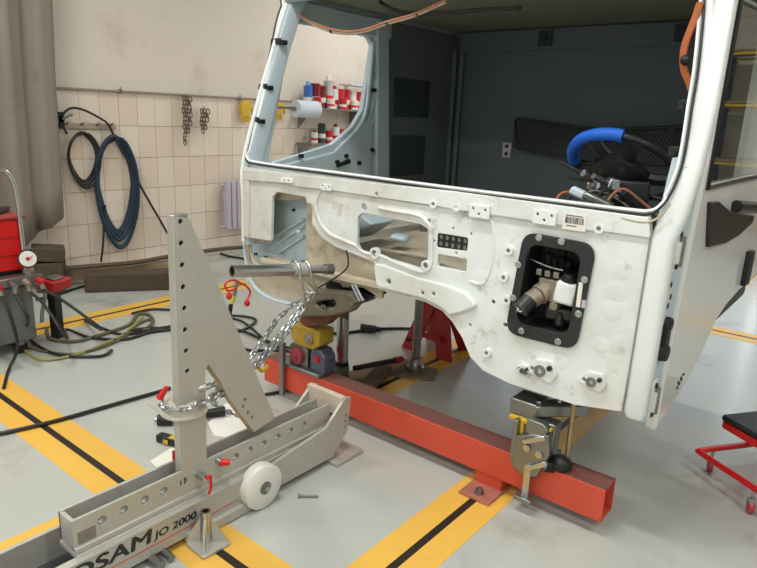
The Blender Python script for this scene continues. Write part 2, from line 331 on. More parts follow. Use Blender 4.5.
# shallow dimples
for p, r in zip([(-0.727,2.300,1.013),(-0.713,2.300,1.098),(-0.729,2.300,0.943),(-0.689,2.300,0.817),(-0.755,2.300,0.800),(-0.901,2.300,0.689),(-1.288,2.300,0.949),(-1.068,2.300,0.629)], (.05, .045, .05, .045, .04, .035, .05, .03)):
    MB().lathe((p[0], Y0+.001, p[2]), (0, -1, 0), [(0, r), (.0008, r*.9), (.0022, r*.7), (.003, r*.4), (.0032, .004)], 22).build('pressed_dimple', WHITE, cab)
# small brackets
def bracket(c, w, h, holes=3, rot=0, m=WHITE2):
    x, y, z = c; o = plate('bracket', rect(x-w/2, x+w/2, z-h/2, z+h/2, .006), [circ(x+(k-(holes-1)/2)*w*.3, z+(.3*h*(-1)**k if holes > 2 else 0)*.6, .0055, 8) for k in range(holes)], 'y', Y0-.026, Y0-.013, m, cab, .002)
    for k in range(holes): MB().cyl((x+(k-(holes-1)/2)*w*.3, Y0-.016, z+(.3*h*(-1)**k if holes > 2 else 0)*.6), (x+(k-(holes-1)/2)*w*.3, Y0-.0185, z+(.3*h*(-1)**k if holes > 2 else 0)*.6), .006, seg=8).build('bracket_hole', BLACK, o)
for p in [(-1.306,2.300,1.239),(-1.021,2.300,1.251)]: bracket(p, .095, .055)
bracket([(-2.171,2.300,1.251)][0], .07, .03); bracket([(-2.449,2.300,1.259)][0], .09, .025, 2)
x, _, z = [(-0.905,2.300,1.247)][0]
lb = MB().box(x-.045, x+.045, Y0-.0145, Y0-.012, z-.03, z+.034).build('sticker', PAPER, cab); lb['label'] = 'white barcode sticker'
bb = MB()
for k in range(22):
    ww = random.choice((.0008, .0014, .0022)); bb.box(x-.036+k*.0033, x-.036+k*.0033+ww, Y0-.0152, Y0-.0146, z-.006, z+.018)
bb.box(x-.036, x+.03, Y0-.0152, Y0-.0146, z+.022, z+.025); bb.box(x-.03, x+.01, Y0-.0152, Y0-.0146, z-.016, z-.013)
bb.build('printed_bars', BLACKG, lb)
# lower brackets with bolts
for px, pz, s in [(p[0], p[2], q) for p, q in zip([(-0.976,2.300,0.638),(-0.767,2.300,0.654),(-1.049,2.300,0.617)], (1, .8, .5))]:
    o = plate('mounting_bracket', fillet([(px-.07*s, pz-.02*s), (px-.02*s, pz+.045*s), (px+.05*s, pz+.05*s), (px+.075*s, pz), (px+.05*s, pz-.045*s), (px-.01*s, pz-.03*s)], .015), [circ(px-.03*s, pz, .008, 8)], 'y', Y0-.02, Y0, WHITE, cab, .003)
    MB().pipe((px+.005, Y0-.03, pz), (px+.005, Y0-.018, pz), .024*s, .012*s, 16).build('bush', STEEL, o)
    MB().hexbolt((px+.045*s, Y0-.02, pz+.022*s), (0, -1, 0), .012*s, .012).build('bolt', BLACKG, o)
# vent mesh
VX = [(-1.514,1.117),(-1.362,1.118),(-1.362,1.062),(-1.514,1.055)]
vx0, vx1 = VX[0][0], VX[1][0]; vz0, vz1 = .5*(VX[3][1]+VX[2][1]), .5*(VX[0][1]+VX[1][1])
vh = []
for i in range(5):
    for j in range(2): vh.append(circ(vx0+(i+.5+(.0))*(vx1-vx0)/5, vz0+(j+.5)*(vz1-vz0)/2, .0115, 6))
plate('vent_grille', fillet([(vx0-.008, vz0-.006), (vx1+.006, vz0-.006), (vx1+.006, vz1+.006), (vx0-.008, vz1+.006)], .012), vh, 'y', Y0+.001, Y0+.006, BLACKG, cab, .0008)
MB().box(vx0-.01, vx1+.01, Y0+.008, Y0+.014, vz0-.01, vz1+.01).build('vent_backing', mat('vent_felt', (150, 150, 146), .9, var=.3, scale=60), cab)
# windscreen flange, seal
SEAL = [(-2.797,2.568,2.159),(-2.807,2.497,1.925),(-2.807,2.424,1.684),(-2.815,2.342,1.415),(-2.804,2.318,1.335),(-2.682,2.312,1.318),(-2.176,2.311,1.314),(-1.474,2.309,1.307),(-0.978,2.309,1.305),(-0.716,2.308,1.304),(-0.649,2.310,1.309),(-0.618,2.317,1.333),(-0.594,2.333,1.386),(-0.581,2.359,1.470),(-0.584,2.387,1.563),(-0.594,2.422,1.679),(-0.602,2.457,1.795),(-0.624,2.508,1.962),(-0.636,2.533,2.043)]
SEAL = [Vector(p) for p in SEAL]
TOPL = Vector((-2.66, 2.595, 2.235)); TOPR = Vector((-.65, 2.59, 2.235))
ctr = Vector((-1.7, 2.44, 1.75))
def inset(p, d):
    q = Vector(p); v = (ctr-q); v.x = v.x; 
    return q+v.normalized()*d
sm = smooth(SEAL+[TOPR, TOPL], 4, True)
MB().tube([p+Vector((0, -.012, 0)) for p in sm], .0045, 6, True).build('windscreen_seal', BLACK, cab)
MB().tube([p+Vector((0, -.004, .011 if p.z < 1.36 else 0))+((ctr-p).normalized()*.0 if p.z < 1.36 else (Vector((ctr.x-p.x, 0, 0)).normalized()*.013)) for p in sm], .008, 6, True).build('windscreen_flange', WHITE2, cab)
# sill shelf behind the flange
MB().prism([(Y0+.004, 1.285), (Y0+.02, 1.30), (Y0+.09, 1.295), (Y0+.09, 1.2), (Y0+.02, 1.2)], 'x', -2.79, -.70).build('windscreen_sill', WHITE2, cab)
# header and roof
MB().prism([(2.565, 2.17), (2.60, 2.19), (2.66, 2.19), (2.70, 2.26), (2.62, 2.27), (2.57, 2.2)], 'x', -2.78, -.62).build('windscreen_header', INTG, cab, .004)
MB().prism([(2.60, 2.27), (2.75, 2.33), (4.30, 2.34), (4.40, 2.28), (4.38, 2.24), (2.70, 2.25)], 'x', -2.83, -.60).build('roof', WHITE2, cab, .01)
MB().box(-2.78, -.64, 2.70, 4.33, 2.225, 2.245).build('roof_lining', INTR, cab)
# left A pillar (outer white edge + pale inside face) and left body side seen from inside
AL = [(p, w_) for p, w_ in ((( -2.82, 2.31, .86), .1), ((-2.82, 2.31, 1.32), .1), ((-2.80, 2.42, 1.68), .09), ((-2.79, 2.50, 1.92), .085), ((-2.76, 2.575, 2.17), .09), ((-2.74, 2.66, 2.27), .1))]
rings = []
for (x, y, z), d in AL:
    rings.append([(x-.015, y+.0, z), (x+.02, y-.004, z), (x+.028, y+.012, z), (x+.028, y+d, z), (x-.01, y+d, z), (x-.03, y+d*.6, z)])
MB().loft(rings).build('left_windscreen_pillar', BLUEP, cab)
tube_on('pillar_edge_trim', [(-2.828, 2.30, .88), (-2.826, 2.30, 1.1), (-2.826, 2.302, 1.32), (-2.81, 2.41, 1.68), (-2.795, 2.49, 1.92), (-2.765, 2.565, 2.17)], .012, WHITE2)
LW = fillet([(2.459,1.332),(2.542,1.663),(2.639,2.076),(2.700,2.105),(3.299,2.082),(3.342,2.039),(3.264,1.632),(3.170,1.523),(2.986,1.417),(2.879,1.394),(2.489,1.314)], .03)
SIDE = [(2.34, .93), (2.33, 1.3), (2.46, 1.70), (2.56, 2.08), (2.64, 2.25), (4.36, 2.25), (4.36, .95), (3.7, .95), (3.5, .80), (2.7, .80)]
plate('left_body_side', SIDE, [LW], 'x', -2.83, -2.795, BLUEP, cab, .004)
# ridges of the left B pillar and door frame
for s, r in ((0, .014), (.055, .01), (.10, .012)):
    tube_on('door_frame_bead', [(-2.785, y+s, z) for y, z in [(3.340,2.057),(3.314,1.822),(3.284,1.620),(3.201,1.505),(3.042,1.398)]], r, BLUEP)
bp = MB(); bp.prism([(3.40, .95), (3.37, 1.6), (3.34, 2.2), (3.46, 2.2), (3.50, 1.6), (3.55, .95)], 'x', -2.80, -2.755); bp.build('left_door_pillar', BLUEP, cab, .01)
MB().prism([(2.62, 2.08), (3.5, 2.09), (3.5, 2.2), (2.66, 2.2)], 'x', -2.80, -2.765).build('left_cant_rail', BLUEP, cab, .008)
MB().prism([(2.46, 1.29), (2.98, 1.37), (3.35, 1.62), (3.36, .95), (2.42, .95)], 'x', -2.797, -2.775).build('left_door_inner', BLUEP, cab, .01)
for p in [(-2.760,2.687,1.352),(-2.760,3.002,1.308),(-2.760,3.214,1.296),(-2.760,3.340,1.761),(-2.760,3.343,1.378),(-2.760,3.441,1.509),(-2.760,3.465,1.309),(-2.760,3.085,1.344)]:
    MB().cyl((p[0]-.02, p[1], p[2]), (p[0]+.004, p[1], p[2]), .013, seg=10).build('rubber_plug', BLACK, cab)
a, b = [(-2.740,2.972,1.286),(-2.740,3.083,1.314)]; MB().cyl(a, b, .010, .017, 10).build('door_stop', BLACK, cab)
for a, b in zip([(-2.828,2.509,1.963),(-2.845,2.435,1.722),(-2.851,2.381,1.543)], [(-2.737,2.506,1.955),(-2.769,2.434,1.717),(-2.774,2.380,1.541)]):
    a = Vector(a); b = Vector(b)
    MB().box(a.x, b.x+.01, a.y-.006, a.y+.03, a.z-.011, a.z+.013).box(a.x+.012, b.x-.006, a.y-.012, a.y, a.z-.006, a.z+.022).build('black_clip', BLACK, cab, .002)
# rear half of the left side: grey lining with two dark hatches
MB().box(-2.792, -2.77, 3.50, 4.33, .95, 2.2).build('left_rear_lining', INTG, cab)
for q in ([(3.493,1.865),(3.969,1.899),(4.001,1.599),(3.524,1.588)], [(3.543,1.482),(3.949,1.484),(3.966,1.192),(3.575,1.209)]):
    y0, y1 = q[0][0], q[1][0]; z1 = q[0][1]-.01; z0 = q[2][1]
    MB().box(-2.772, -2.762, max(y0, 3.55), y1, z0, z1).build('side_hatch', INTD, cab, .003)
# rear wall
YR = 4.30
MB().box(-2.8, -.62, YR, YR+.05, .9, 2.26).build('rear_wall', INTG, cab)
MB().box(-2.72, -.66, YR-.035, YR, 2.08, 2.22).build('rear_wall_header', INTG, cab, .008)
for x in (-2.76, -2.70): MB().cyl((x, YR-.03, .95), (x, YR-.03, 2.1), .02, seg=10).build('corner_bead', INTG, cab)
for x, z in ((-2.04, 2.15), (-1.16, 2.15)): MB().box(x-.05, x+.05, YR-.05, YR-.035, z-.05, z+.05).cyl((x, YR-.08, z), (x, YR-.035, z), .02, seg=10).build('wall_bracket', INTD, cab, .003)
x, _, z = [(-2.272,4.280,1.396)][0]; sk = MB().box(x-.035, x+.035, YR-.014, YR, z-.055, z+.055).build('wall_socket', RADP, cab, .004)
for s in (-1, 1): MB().cyl((x, YR-.018, z+s*.026), (x, YR-.012, z+s*.026), .014, seg=10).build('socket_hole', BLACK, sk)
tube_on('loose_cable', [(-1.962,4.200,2.348),(-1.915,4.200,2.302),(-1.844,4.200,2.280),(-1.760,4.200,2.305),(-1.681,4.200,2.346)], .013, BLACK)
# storage net on the rear wall
NF = [(-2.193,1.624),(-1.576,1.582),(-1.032,1.611),(-1.008,1.382),(-1.289,1.360),(-1.547,1.366),(-2.155,1.418)]
nt = MB().tube([(x, 4.22, z) for x, z in fillet([NF[0], (.5*(NF[0][0]+NF[2][0]), NF[1][1]-.015), NF[2], NF[3], NF[5], NF[6]], .03)], .011, 6, True).build('net_frame', BLACK, cab)
(nx0, nz1), (nx1, nz0) = NF[0], (NF[2][0], .5*(NF[4][1]+NF[6][1]))
nb = MB(); nx1 = NF[2][0]
def zt(x): t = (x-NF[0][0])/(NF[2][0]-NF[0][0]); return NF[0][1]*(1-t)+NF[2][1]*t-.03*math.sin(PI*t)
def zb(x): t = (x-NF[0][0])/(NF[2][0]-NF[0][0]); return NF[6][1]*(1-t)+NF[3][1]*t-.01*math.sin(PI*t)
n = 44; dxn = (nx1-nx0)/n
for i in range(-6, n):
    for sgn in (1, -1):
        pts = []
        for k in range(7):
            x = nx0+(i+k)*dxn
            t = k/6 if sgn > 0 else 1-k/6
            if nx0 <= x <= nx1: pts.append((x, 4.222, zb(x)+(zt(x)-zb(x))*t))
        if len(pts) > 1: nb.tube(pts, .0028, 4)
nb.build('net_mesh', BLACK, cab, kind='stuff')
for p in [(-1.694,4.200,1.348),(-1.128,4.200,1.601)]: MB().box(p[0]-.015, p[0]+.015, 4.21, 4.30, p[2]-.02, p[2]+.02).build('net_hook', BLACK, cab)
# cab floor with engine tunnel and dashboard-less bulkhead interior
MB().loft([[(-2.78, y, .78), (-2.78, y, .82), (-2.45, y, .84), (-2.25, y, .91+.012*k), (-1.75, y, .93+.012*k), (-1.55, y, .90), (-1.38, y, .89), (-1.38, y, .84), (-1.6, y, .78)] for k, y in enumerate((2.50, 2.9, 3.6, 4.3))], sm=False).build('cab_floor', DIRTY, cab)
MB().box(-1.38, -.66, 2.62, 4.3, .55, .60).box(-1.40, -1.37, 2.62, 4.3, .55, .95).build('driver_floor', INTD, cab)
MB().box(-2.2, -1.6, 3.5, 4.25, .95, 1.02).build('engine_hatch', DIRTY, cab, .02)
MB().obox([(-1.958,2.620,0.989)][0], (.09, .09, .035), .3, .1).build('floor_bracket', BLUEP, cab, .015)
MB().loft([[(-2.36, y, .93), (-2.36, y+.02, 1.16), (-2.28, y+.02, 1.16), (-2.05, y, 1.06), (-2.2, y, .96)] for y in (2.5, 2.7)], sm=False).build('floor_brace', BLUEP, cab, .01)
# lower left recess: tunnel mouth, wheel-arch return
plate('recessed_bulkhead', fillet([(-2.899,0.867),(-2.876,1.160),(-2.276,1.222),(-2.259,1.095),(-2.213,0.982),(-1.878,0.914),(-1.855,0.727),(-1.972,0.738),(-2.100,0.744),(-2.241,0.699),(-2.291,0.611),(-2.428,0.575),(-2.632,0.589),(-2.779,0.601),(-2.876,0.691)], .015), [fillet([(-2.864,0.855),(-2.673,0.890),(-2.664,1.127),(-2.383,1.159),(-2.385,0.809),(-2.415,0.736),(-2.691,0.737),(-2.848,0.744)], .01)], 'y', 2.36, 2.38, DIRTY, cab, .003)
plate('blue_inner_panel', fillet([(-2.974,1.086),(-2.427,1.175),(-2.417,0.676),(-2.984,0.563)], .01), [], 'y', 2.44, 2.455, BLUEP, cab, .003)
for a, b in zip([(-2.710,2.430,0.911),(-2.684,2.430,0.874),(-2.667,2.430,0.824)], [(-2.476,2.430,1.039),(-2.475,2.430,1.001),(-2.474,2.430,0.946)]): MB().cyl(a, b, .009, seg=8).build('diagonal_rib', BLUEP, cab)
for p in [(-2.882,2.435,0.776),(-2.793,2.435,0.772),(-2.560,2.435,1.078)]: MB().cyl((p[0], 2.425, p[2]), (p[0], 2.44, p[2]), .008, seg=8).build('drilled_hole', BLACK, cab)
tube_on('wheel_arch_lip', [(-2.862,2.330,0.876),(-2.847,2.330,0.749),(-2.796,2.330,0.633),(-2.674,2.330,0.580),(-2.516,2.330,0.573),(-2.359,2.330,0.596)], .009, BLUEP)
tube_on('arch_edge', [(-2.821,2.340,0.875),(-2.788,2.340,0.758),(-2.651,2.340,0.747),(-2.410,2.340,0.735),(-2.317,2.340,0.687)], .008, DIRTY)
MB().prism([(-2.826,1.280),(-2.767,1.279),(-2.773,0.905),(-2.834,0.907)], 'y', 2.29, 2.34).build('corner_flange', WHITE, cab, .006)
plate('bulkhead_shelf', [(-2.70, .775), (-1.68, .80), (-1.66, .83), (-2.70, .80)], [], 'y', 2.305, 2.40, DIRTY, cab, .003)
# right corner post, sweeping up into the windscreen pillar
RP = [((-.600, 2.33, .545), .030, .024), ((-.600, 2.33, .57), .040, .034), ((-.598, 2.33, .8), .042, .036), ((-.598, 2.33, 1.1), .042, .036), ((-.598, 2.335, 1.22), .042, .036), ((-.575, 2.35, 1.32), .044, .036), ((-.560, 2.385, 1.46), .040, .036), ((-.553, 2.45, 1.68), .034, .034), ((-.572, 2.55, 2.02), .034, .034), ((-.59, 2.64, 2.28), .036, .036)]
rings = []
for (x, y, z), a, b in RP:
    r = []
    for k in range(16):
        t = 2*PI*k/16; cx_, sy_ = math.cos(t), math.sin(t); e = .6
        r.append((x+a*math.copysign(abs(cx_)**e, cx_), y+b*math.copysign(abs(sy_)**e, sy_), z))
    rings.append(r)
MB().loft(rings).build('right_windscreen_pillar', WHITE2, cab)
tube_on('pillar_flange', [p+Vector((.014, .006, 0)) for p in SEAL[13:]]+[TOPR+Vector((.04, 0, 0))], .016, WHITE)
tube_on('post_seam', [(-0.640,2.297,1.297),(-0.633,2.297,1.249),(-0.633,2.297,1.011),(-0.635,2.297,0.774),(-0.640,2.297,0.572)], .0028, mat('grey_sealant', (150, 150, 142), .7))
MB().prism([(-0.644,0.594),(-0.615,0.600),(-0.593,0.542),(-0.619,0.549)], 'y', 2.31, 2.33).build('post_foot', WHITE2, cab, .003)
# corner gusset below the seal
tube_on('corner_weld', [(-0.736,2.290,1.285),(-0.673,2.290,1.279),(-0.633,2.290,1.288),(-0.604,2.290,1.316),(-0.584,2.290,1.352)], .004, DIRTY)
for p in [(-0.577,2.424,1.686),(-0.573,2.377,1.531)]:
    MB().box(p[0]-.065, p[0]-.005, p[1]-.005, p[1]+.012, p[2]-.009, p[2]+.009).box(p[0]-.065, p[0]-.045, p[1]-.004, p[1]+.011, p[2]-.024, p[2]+.008).build('black_clip', BLACK, cab, .002)
# door jamb: pale blue hinge face, hinges, door check
jam = MB().prism([(2.36, .52), (2.36, 1.26), (2.44, 1.5), (2.62, 1.5), (2.58, 1.28), (2.52, .50)], 'x', -.64, -.570).build('door_jamb', BLUEP, cab, .006)
HINGE = []
for z0, z1 in ((1.10, 1.26), (.52, .68)):
    h = MB().box(-.572, -.564, 2.385, 2.44, z0, z1).box(-.572, -.554, 2.40, 2.43, z0+.03, z1-.05).build('door_hinge', WHITE, cab, .006)
    MB().cyl((-.556, 2.425, z0+.02), (-.556, 2.425, z1-.03), .010, seg=12).build('hinge_pin', STEEL, h)
    for s in (.02, z1-z0-.02): MB().hexbolt((-.564, 2.41, z0+s), (1, 0, 0), .010, .008).build('hinge_bolt', BLACKG, h)
for y, z in ((2.42, 1.05), (2.44, 1.0), (2.42, .97)): MB().cyl((-.572, y, z), (-.568, y, z), .011, seg=8).build('drilled_hole', BLACK, cab)
gm = MB(); gm.cyl((-.572, 2.42, .79), (-.54, 2.42, .79), .036, .03, 16).cyl((-.572, 2.43, .90), (-.545, 2.43, .90), .028, .024, 16).box(-.572, -.550, 2.40, 2.455, .80, .90)
gm.build('rubber_cable_boot', BLACK, cab, .006)
# door, slightly ajar on its hinges
DA = math.radians(6)
DB = [(0.001,0.432),(0.111,0.484),(0.310,0.578),(0.421,0.669),(0.525,0.784),(0.640,0.842),(0.799,0.885),(1.047,0.911)]
door_out = [(.0, .43)]+[(max(.02, s), z) for s, z in DB[1:]]+[(1.14, .95), (1.15, 1.3), (1.10, 2.12), (.10, 2.12), (.095, 1.95), (.085, 1.5), (.06, 1.28), (.04, 1.05), (.02, .8), (.005, .6)]
WIN = fillet([(.115, 1.40), (1.03, 1.43), (1.0, 2.05), (.125, 2.05), (.12, 1.80)], .03)
door = plate('door', fillet(door_out, .01, 2), [WIN], 'x', -.05, 0, DOORP, cab, .012)
door.location = (-.56, 2.5, 0); door.rotation_euler = (0, 0, -DA); door['label'] = 'white cab door standing slightly ajar'
MB().prism([(.11, 1.395), (1.035, 1.425), (1.005, 2.055), (.12, 2.055), (.115, 1.80)], 'x', -.022, -.017).build('window_glass', GLASS, door)
MP = fillet([(0.210,1.157),(0.144,1.337),(0.244,1.334),(0.415,1.279),(0.761,1.239),(0.738,1.205),(0.580,1.167),(0.410,1.151)], .008)
MB().prism(MP, 'x', -.002, .014).build('mirror_plate', BLACKG, door, .005)
d1, d2 = [(0.439,1.302),(0.879,1.244)]
MB().cyl((.02, d1[0], d1[1]), (.10, d2[0]+.02, d2[1]+.02), .026, .02, 12).build('mirror_arm', BLACKG, door)
tube_on('window_seal', [(.004, a, b) for a, b in ((.11, 1.39), (.5, 1.405), (1.04, 1.42), (1.01, 2.06), (.6, 2.06), (.118, 2.06), (.112, 1.8))], .010, BLACKG, closed=True, n=1, par=door)
HH = [(0.799,0.909),(0.735,1.092),(0.893,1.150)]
MB().box(-.002, .022, HH[0][0]-.02, HH[0][0]+.05, HH[0][1]-.0, HH[1][1]-.02).build('door_handle', BLACK, door, .006)
for z in (.50, .53):
    pass
lg = MB(); (s0, z0), (s1, z1) = [(0.159,0.571),(0.254,0.603)]
for k, (ds, dz) in enumerate(((0, 0), (.018, .012), (.036, .026), (.05, .045), (.004, .022), (.026, .036))): lg.box(-.001, .0035, s0+ds, s0+ds+.014, z0+dz, z0+dz+.009)
lg.build('small_emblem', BLACKG, door)
MB().box(-.95, -.60, 3.62, 4.36, .62, .95).build('rear_mudguard', BLACK, cab, .03)
plate('right_rear_side', [(3.55, .95), (4.36, .95), (4.36, 2.25), (3.55, 2.25)], [], 'x', -.64, -.61, WHITE2, cab, .004)
MB().prism([(2.6, 2.12), (3.6, 2.14), (3.6, 2.28), (2.62, 2.28)], 'x', -.64, -.60).build('right_cant_rail', WHITE2, cab, .006)
# black bulkhead plate with brake valve and reservoir
BPO = fillet([(-1.106,1.184),(-0.812,1.178),(-0.840,0.757),(-1.146,0.753)], .062, 8)
BPI = fillet([(-1.080,1.140),(-0.864,1.136),(-0.879,0.812),(-1.101,0.808)], .045, 8)
bpl = plate('bulkhead_plate', BPO, [BPI], 'y', Y0-.014, Y0-.002, PLATE, cab, .003); bpl['label'] = 'black bulkhead cover plate with bolts'
for p in [(-1.038,2.300,1.170),(-0.946,2.300,1.169),(-1.113,2.300,1.049),(-0.840,2.300,1.040),(-1.121,2.300,0.910),(-0.846,2.300,0.905),(-1.071,2.300,0.781),(-0.913,2.300,0.776)]:
    MB().lathe((p[0], Y0-.014, p[2]), (0, -1, 0), [(0, .014), (.004, .014), (.005, .009), (.010, .009)], 14).build('plate_bolt', CHROME, bpl)
MB().prism(BPI, 'y', Y0+.13, Y0+.14).build('recess_back', BLACKG, cab)
MB().loft([[(x, y, z) for x, z in BPI] for y in (Y0-.002, Y0+.135)], cap=False, sm=False).build('recess_wall', BLACKG, cab)
x, _, z = [(-1.030,2.280,0.933)][0]
bv = MB(); bv.cyl((x+.04, Y0+.12, z+.05), (x, Y0+.02, z), .045, .042, 18).cyl((x, Y0+.02, z), (x-.02, Y0-.02, z-.022), .036, .036, 18)
bv.box(x-.01, x+.09, Y0+.03, Y0+.08, z-.02, z+.07); bv.cyl((x+.07, Y0+.01, z-.03), (x+.07, Y0+.06, z-.03), .018, seg=12); bv.build('brake_valve', BRASS, cab, .004)
MB().cyl((x-.018, Y0-.015, z-.018), (x-.035, Y0-.055, z-.055), .037, .034, 18).build('valve_cap', BLACKG, cab)
lw_ = MB().tube(smooth([(x-.052, Y0-.056, z-.045), (x-.036, Y0-.060, z-.060), (x-.025, Y0-.060, z-.052), (x-.036, Y0-.060, z-.046), (x-.052, Y0-.056, z-.062)], 4), .0022, 5).build('chalk_mark', WHITE2, cab)
x, _, z = [(-0.922,2.290,0.970)][0]
rs = MB().obox((x, Y0+.04, z-.005), (.085, .08, .09), .2, .12).build('fluid_reservoir', WHITE2, cab, .012)
MB().lathe((x+.005, Y0+.035, z+.04), (.1, 0, 1), [(0, .033), (.015, .035), (.018, .028), (.03, .026)], 18).build('reservoir_cap', BLACKG, rs)
for k in range(4): MB().cyl((x-.10+.028*k, Y0+.10, z+.04), (x-.10+.028*k, Y0+.05, z+.13-.01*k), .013, seg=10).build('pipe_union', BLACKG, cab)
for k in range(4): tube_on('black_pipe', [(x-.11+.03*k, Y0+.07, z+.13), (x-.10+.035*k, Y0+.05, z+.19), (x-.06+.03*k, Y0+.1, z+.23)], .009, BLACK)
tube_on('black_pipe', [(x-.16, Y0+.03, z+.10), (x-.08, Y0+.02, z+.085), (x-.02, Y0+.03, z+.08)], .004, STEEL)
for k in range(3): MB().obox((x-.12+.034*k, Y0+.05, z+.055), (.024, .05, .026), .1*k).build('valve_port', STEEL, cab, .003)
MB().obox((x-.02, Y0+.06, z-.10), (.12, .07, .05), .3).cyl((x-.02, Y0+.04, z-.09), (x-.01, Y0+.03, z-.15), .02, seg=10).build('lower_valve_body', BLACKG, cab, .01)
x, _, z = [(-0.851,2.280,0.979)][0]
MB().box(x-.008, x+.008, Y0-.018, Y0-.014, z-.048, z+.048).build('label_strip', PAPER, bpl)
x, _, z = [(-0.832,2.280,0.948)][0]
MB().box(x-.006, x+.008, Y0-.018, Y0-.014, z-.016, z+.014).build('label_strip', RADP, bpl)
# steering wheel and column
SC = Vector((-.945, 2.86, 1.425)); n_ = Vector((.06, .62, .78)).normalized(); u_ = n_.orthogonal(); u_ = Vector((1, 0, 0)); u_ = (u_-u_.dot(n_)*n_).normalized(); v_ = n_.cross(u_)
def sw(t, r, h=0): return SC+r*(math.cos(t)*u_+math.sin(t)*v_)+h*n_
ws = MB().tube([sw(2*PI*k/40, .225) for k in range(40)], .015, 10, True).build('steering_wheel', BLACKG, cab)
MB().tube([sw(t, .225) for t in [-PI*(.44+.56*k/16)+0 for k in range(17)]], .027, 10).build('grip_cover', BLUE, ws)
MB().tube([sw(t, .225) for t in [-.12+.04*k+0 for k in range(6)]], .019, 10).build('grip_cover', BLUE, ws)
hb = MB(); hb.loft([[sw(2*PI*k/16, r, h) for k in range(16)] for r, h in ((.07, -.09), (.12, -.05), (.125, -.02), (.10, -.005))]); hb.build('steering_hub', BLACKG, ws)
for t in (.2, PI-.2, PI*1.35, -PI*.35):
    sp = MB(); a, b = sw(t, .07, -.02), sw(t, .222); d = (b-a); sp.tube([a, a+d*.5-n_*.008, b], .027, 8); sp.build('spoke', BLACKG, ws)
clm = MB(); clm.cyl(sw(0, 0, -.04), sw(0, 0, -.30), .055, .07, 14).obox(sw(.3, .05, -.12), (.2, .12, .12), .3); clm.build('column_shroud', BLACKG, ws, .01)
for a, b, r, m in ((sw(PI, .05, -.09), sw(PI*.96, .24, -.07), .008, BLACK), (sw(PI, .05, -.10), sw(PI*1.08, .25, -.06), .009, BLACK), (sw(0, .05, -.1), sw(.1, .24, -.12), .010, BLACK), (sw(PI*1.2, .06, -.12), sw(PI*1.3, .16, -.14), .02, CHROME), (sw(PI*1.5, .06, -.13), sw(PI*1.4, .14, -.15), .016, STEEL)):
    MB().cyl(a, b, r, r*.8, 10).build('switch_stalk', m, ws)
for k in range(9):
    MB().obox(sw(PI*(1.1+.11*k), .05+.035*random.random(), -.13-.01*(k % 4)), (.045, .035, .03), k, .3*k).build('switch_block', (CHROME, STEEL, ROLL, BLACK)[k % 4], ws, .004)
for p in [(-1.005,2.620,1.311),(-0.948,2.620,1.297)]: MB().obox(p, (.13, .05, .035), .2, .35).build('silver_instrument', (ROLL, STEEL)[p[0] > -1.0], cab, .01)
for k in range(5): tube_on('dash_wire', [(-1.14+.05*k, 2.62, 1.24), (-1.12+.06*k, 2.66, 1.31+.01*k), (-1.0+.05*k, 2.72, 1.30), (-.9+.05*k, 2.75, 1.22)], .006, (HARO, BLACK, STEEL, BLACK, HARN)[k])
# wiring harnesses
for k in range(4):
    o_ = .006*k
    tube_on('wire_harness', [(x+o_, y-o_, z+(.005 if k % 2 else -.004)) for x, y, z in [(-2.840,2.660,2.175),(-2.743,2.660,2.112),(-2.587,2.660,2.048),(-2.418,2.660,2.015),(-2.279,2.660,2.019),(-2.149,2.660,2.046),(-1.995,2.660,2.070),(-1.879,2.660,2.099),(-1.796,2.660,2.124)]], .006, (HARN, HARN, DIRTY, HARN)[k])
for p in [(-2.507,2.655,2.028),(-2.126,2.655,2.049),(-1.944,2.655,2.080)]: MB().ball(p, .018, .7).build('tape_wrap', BLACK, cab)
tube_on('wire_harness', [(-2.187,2.660,2.151),(-2.057,2.660,2.096),(-1.820,2.660,2.077),(-1.605,2.660,2.077),(-1.406,2.660,2.073)], .010, BLACK)
for k in range(3): tube_on('orange_harness', [(x-.007*k, y+.004*k, z) for x, y, z in [(-0.637,2.500,2.019),(-0.645,2.500,1.969),(-0.661,2.500,1.905),(-0.665,2.500,1.849),(-0.654,2.500,1.799),(-0.632,2.500,1.759),(-0.621,2.500,1.732)]], .007, HARO)
tube_on('wire_harness', [(-0.649,2.510,2.021),(-0.660,2.510,1.948),(-0.676,2.510,1.883),(-0.674,2.510,1.827),(-0.652,2.510,1.766),(-0.619,2.510,1.705),(-0.599,2.510,1.658)], .006, BLACK)
MB().ball([(-0.657,2.490,1.831)][0], .02, .9).build('tape_wrap', BLACK, cab)

# ================================================================= orange beam and supports
BX0, BX1 = -2.67, -.66
bm_ = tag(empty('cross_beam'), 'long orange-red steel cross beam lying across the yellow stripes', 'beam')
MB().box(BX0, BX1, 2.31, 2.318, .07, .213).build('front_web', ORANGE, bm_, .002)
MB().box(BX0, BX1, 2.318, 2.43, .203, .215).build('top_flange', RUST, bm_, .002)
MB().box(BX0, BX1, 2.318, 2.43, .068, .078).build('bottom_flange', ORANGE, bm_, .002)
MB().box(BX0, BX1, 2.422, 2.43, .078, .203).build('rear_web', ORANGE, bm_)
for xx in (-1.17, -2.22):
    MB().box(xx-.065, xx+.065, 2.315, 2.42, .012, .07).build('foot_block', ORANGE, bm_, .003)
    ft = MB().box(xx-.075, xx+.075, 2.19, 2.45, .002, .014).build('foot_plate', mat('foot_plate_paint', (176, 110, 92), .5, dirt=((120, 100, 90), .6, 14, .5)), bm_, .002)
    MB().lathe((xx, 2.24, .014), (0, 0, 1), [(0, .022), (.006, .022)], 14).hexbolt((xx, 2.24, .02), (0, 0, 1), .016, .018).build('foot_bolt', STEEL, ft)
